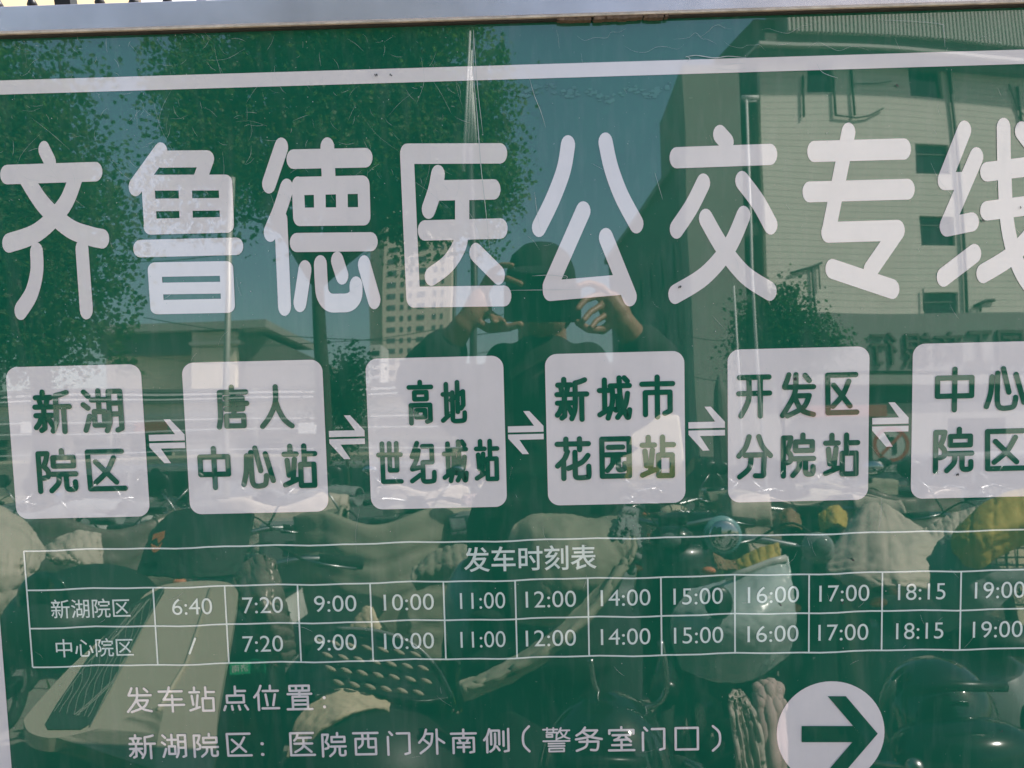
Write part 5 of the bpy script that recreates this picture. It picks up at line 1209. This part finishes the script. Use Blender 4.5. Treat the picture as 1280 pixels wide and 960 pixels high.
cover('cream pointed flap reflected beside the 10:00 column', 'flap', 'cloth_flap', (460, 775, .8), [('cloth', [[(440,782,.8),(456,757,.8),(462,760,.8)], [(450,790,.79),(462,782,.79),(474,788,.79)]], qmat('cream_flap', (.62, .52, .36)), 1, 1, 0, .001)])
# bright bent tube
P = [W(a, b, .62) for a, b in ((738,822),(742,850),(752,874),(768,886),(800,886),(822,880),(832,862),(830,830),(824,800))]
mb = MB(); mb.tube(catmull(P, 5), .0055, 10); o_ = mb.build('bent_tube', CHROME, None, True); tag(o_, 'bent chrome backrest tube reflected under the 14:00 column', 'tube')
# small green number plates with white characters
GRN = mat('plate_green', (.03, .35, .16), .4); WHT = mat('plate_white', (.8, .8, .78), .5)
for (x, y, Y, lab, s_) in ((300, 834, .80, 'left', '济南'), (322, 831, .82, 'right', '南')):
    c_ = W(x, y, Y); root = empty('number_plate', c_, radians(-20 if lab == 'left' else 25)); tag(root, 'small green number plate with white characters, the %s of the pair under 7:20' % lab, 'number plate', 'pair of green number plates')
    mb = MB(); mb.box((-.019, -.001, -.012), (.019, .001, .012)); mb.build('plate', GRN, root, bevel=.003)
    v, f, asp = text_geo(s_); ww = .015 if lab == 'left' else .007; mb = MB(); mb.v = [(ww-2*ww*a, .0016, -.007+.014*b) for a, b in v]; mb.f = f; mb.build('plate_text', WHT, root)
# white van with a yellow stripe behind the fourth plate, dark cars in the street
CARP = {n: mat('car_'+n, tuple(p_.node_tree.nodes['Principled BSDF'].inputs['Base Color'].default_value)[:3], .5) for n, p_ in PAINTS.items()}
def car(name, x, Y, L, label, cat, m, h=1.45, van=False, stripe=None, group=None):
    t = empty(name, (x, -Y, -.125)); tag(t, label, cat, group)
    hw = L/2; roof = h; bl_ = .62*h if not van else .5*h
    prof = ([(-hw, .3), (-hw, bl_*.95), (-hw*.62, bl_), (-hw*.35, roof), (hw*.45, roof), (hw*.8, bl_), (hw, bl_*.9), (hw, .3)] if not van else [(-hw, .35), (-hw, bl_), (-hw*.78, roof*.97), (-hw*.7, roof), (hw, roof), (hw, .35)])
    mb = MB(); n = len(prof); mb.v = [(a, s_*.85, b) for s_ in (-1, 1) for a, b in prof]; mb.f = [tuple(range(n-1, -1, -1)), tuple(range(n, 2*n))]+[(i, (i+1) % n, n+(i+1) % n, n+i) for i in range(n)]
    mb.build('body', m, t, bevel=.08)
    for s_ in (-1, 1):
        wx = [(-hw*.50, -hw*.02), (hw*.02, hw*.52)] if not van else [(-hw*.72, -hw*.30)]
        for a, b in wx:
            mb = MB(); mb.box((a, s_*.852 if s_ > 0 else -.87, bl_+.04), (b, .87 if s_ > 0 else -.852, roof-.12)); mb.build('window', GLASS, t, bevel=.005)
        for a in (-hw*.62, hw*.62):
            w_ = MB(); w_.lathe([(.01, -.1), (.30, -.1), (.32, -.06), (.32, .06), (.30, .1), (.01, .1)], 20, Matrix.Translation((a, s_*.80, .32)) @ Matrix.Rotation(pi/2, 4, 'X')); wo = w_.build('wheel', RUB, t)
            w_ = MB(); w_.lathe([(.01, -.11), (.18, -.11), (.18, .11), (.01, .11)], 14, Matrix.Translation((a, s_*.80, .32)) @ Matrix.Rotation(pi/2, 4, 'X')); w_.build('rim', PAINTS['grey'], wo)
        for a in (-hw, hw): mb = MB(); mb.ell(Vector((a*.985, s_*.62, bl_*.75)), (.06, .16, .07)); mb.build('headlight' if a < 0 else 'tail_light', LAMP if a < 0 else PAINTS['red'], t, True)
    if stripe: mb = MB(); mb.box((-hw*.9, .853, .62), (hw*.9, .862, .95)); mb.build('stripe', stripe, t)
    return t
vx = W(800, 560, 13).x
vn_ = car('parked_van', W(803, 560, 24).x, 24, 3.4, 'cream van with a yellow stripe reflected through the fourth stop plate', 'van', CARP['cream'], 2.55, True, QUILT['yellow'])
vn_.rotation_euler = (0, 0, radians(-90))
mb = MB(); mb.box((-1.73, -.80, .85), (-1.702, .80, 1.2)); mb.build('front_stripe', QUILT['yellow'], vn_)
for x, Y, c_, lab in ((-6.5, 14.2, 'white', 'white car at the far left of the street'), (-2.6, 14.6, 'grey', 'grey car reflected behind the third plate'), (4.9, 20.6, 'black', 'black car reflected near the fifth plate'), (7.2, 14.4, 'grey', 'grey car reflected at the right edge of the street'), (-9.5, 20.5, 'blue', 'dark blue car farther down the street')):
    car('parked_car', x, Y, 4.2, lab, 'car', CARP[c_], group='cars in the reflected street')
# weeds along the kerb
mb = MB()
for k in range(9000):
    near_ = k % 2; x = random.uniform(-6, 6) if not near_ else random.gauss(-1.15, .45); y = (-8.6 if not near_ else -4.25)+random.gauss(0, .18); h_ = random.uniform(.15, .55+.3*near_); a = random.uniform(0, pi); dx, dy = .012*cos(a), .012*sin(a); lx, ly = random.gauss(0, .1), random.gauss(0, .1)
    o = len(mb.v); mb.v += [(x-dx, y-dy, 0), (x+dx, y+dy, 0), (x+lx, y+ly, h_)]; mb.f.append((o, o+1, o+2))
tag(mb.build('grass', mat('weed_grass', (.13, .19, .04), .7, 0, .3, 2)), 'rough green weeds growing between the scooters and along the kerb', 'grass', kind='stuff')
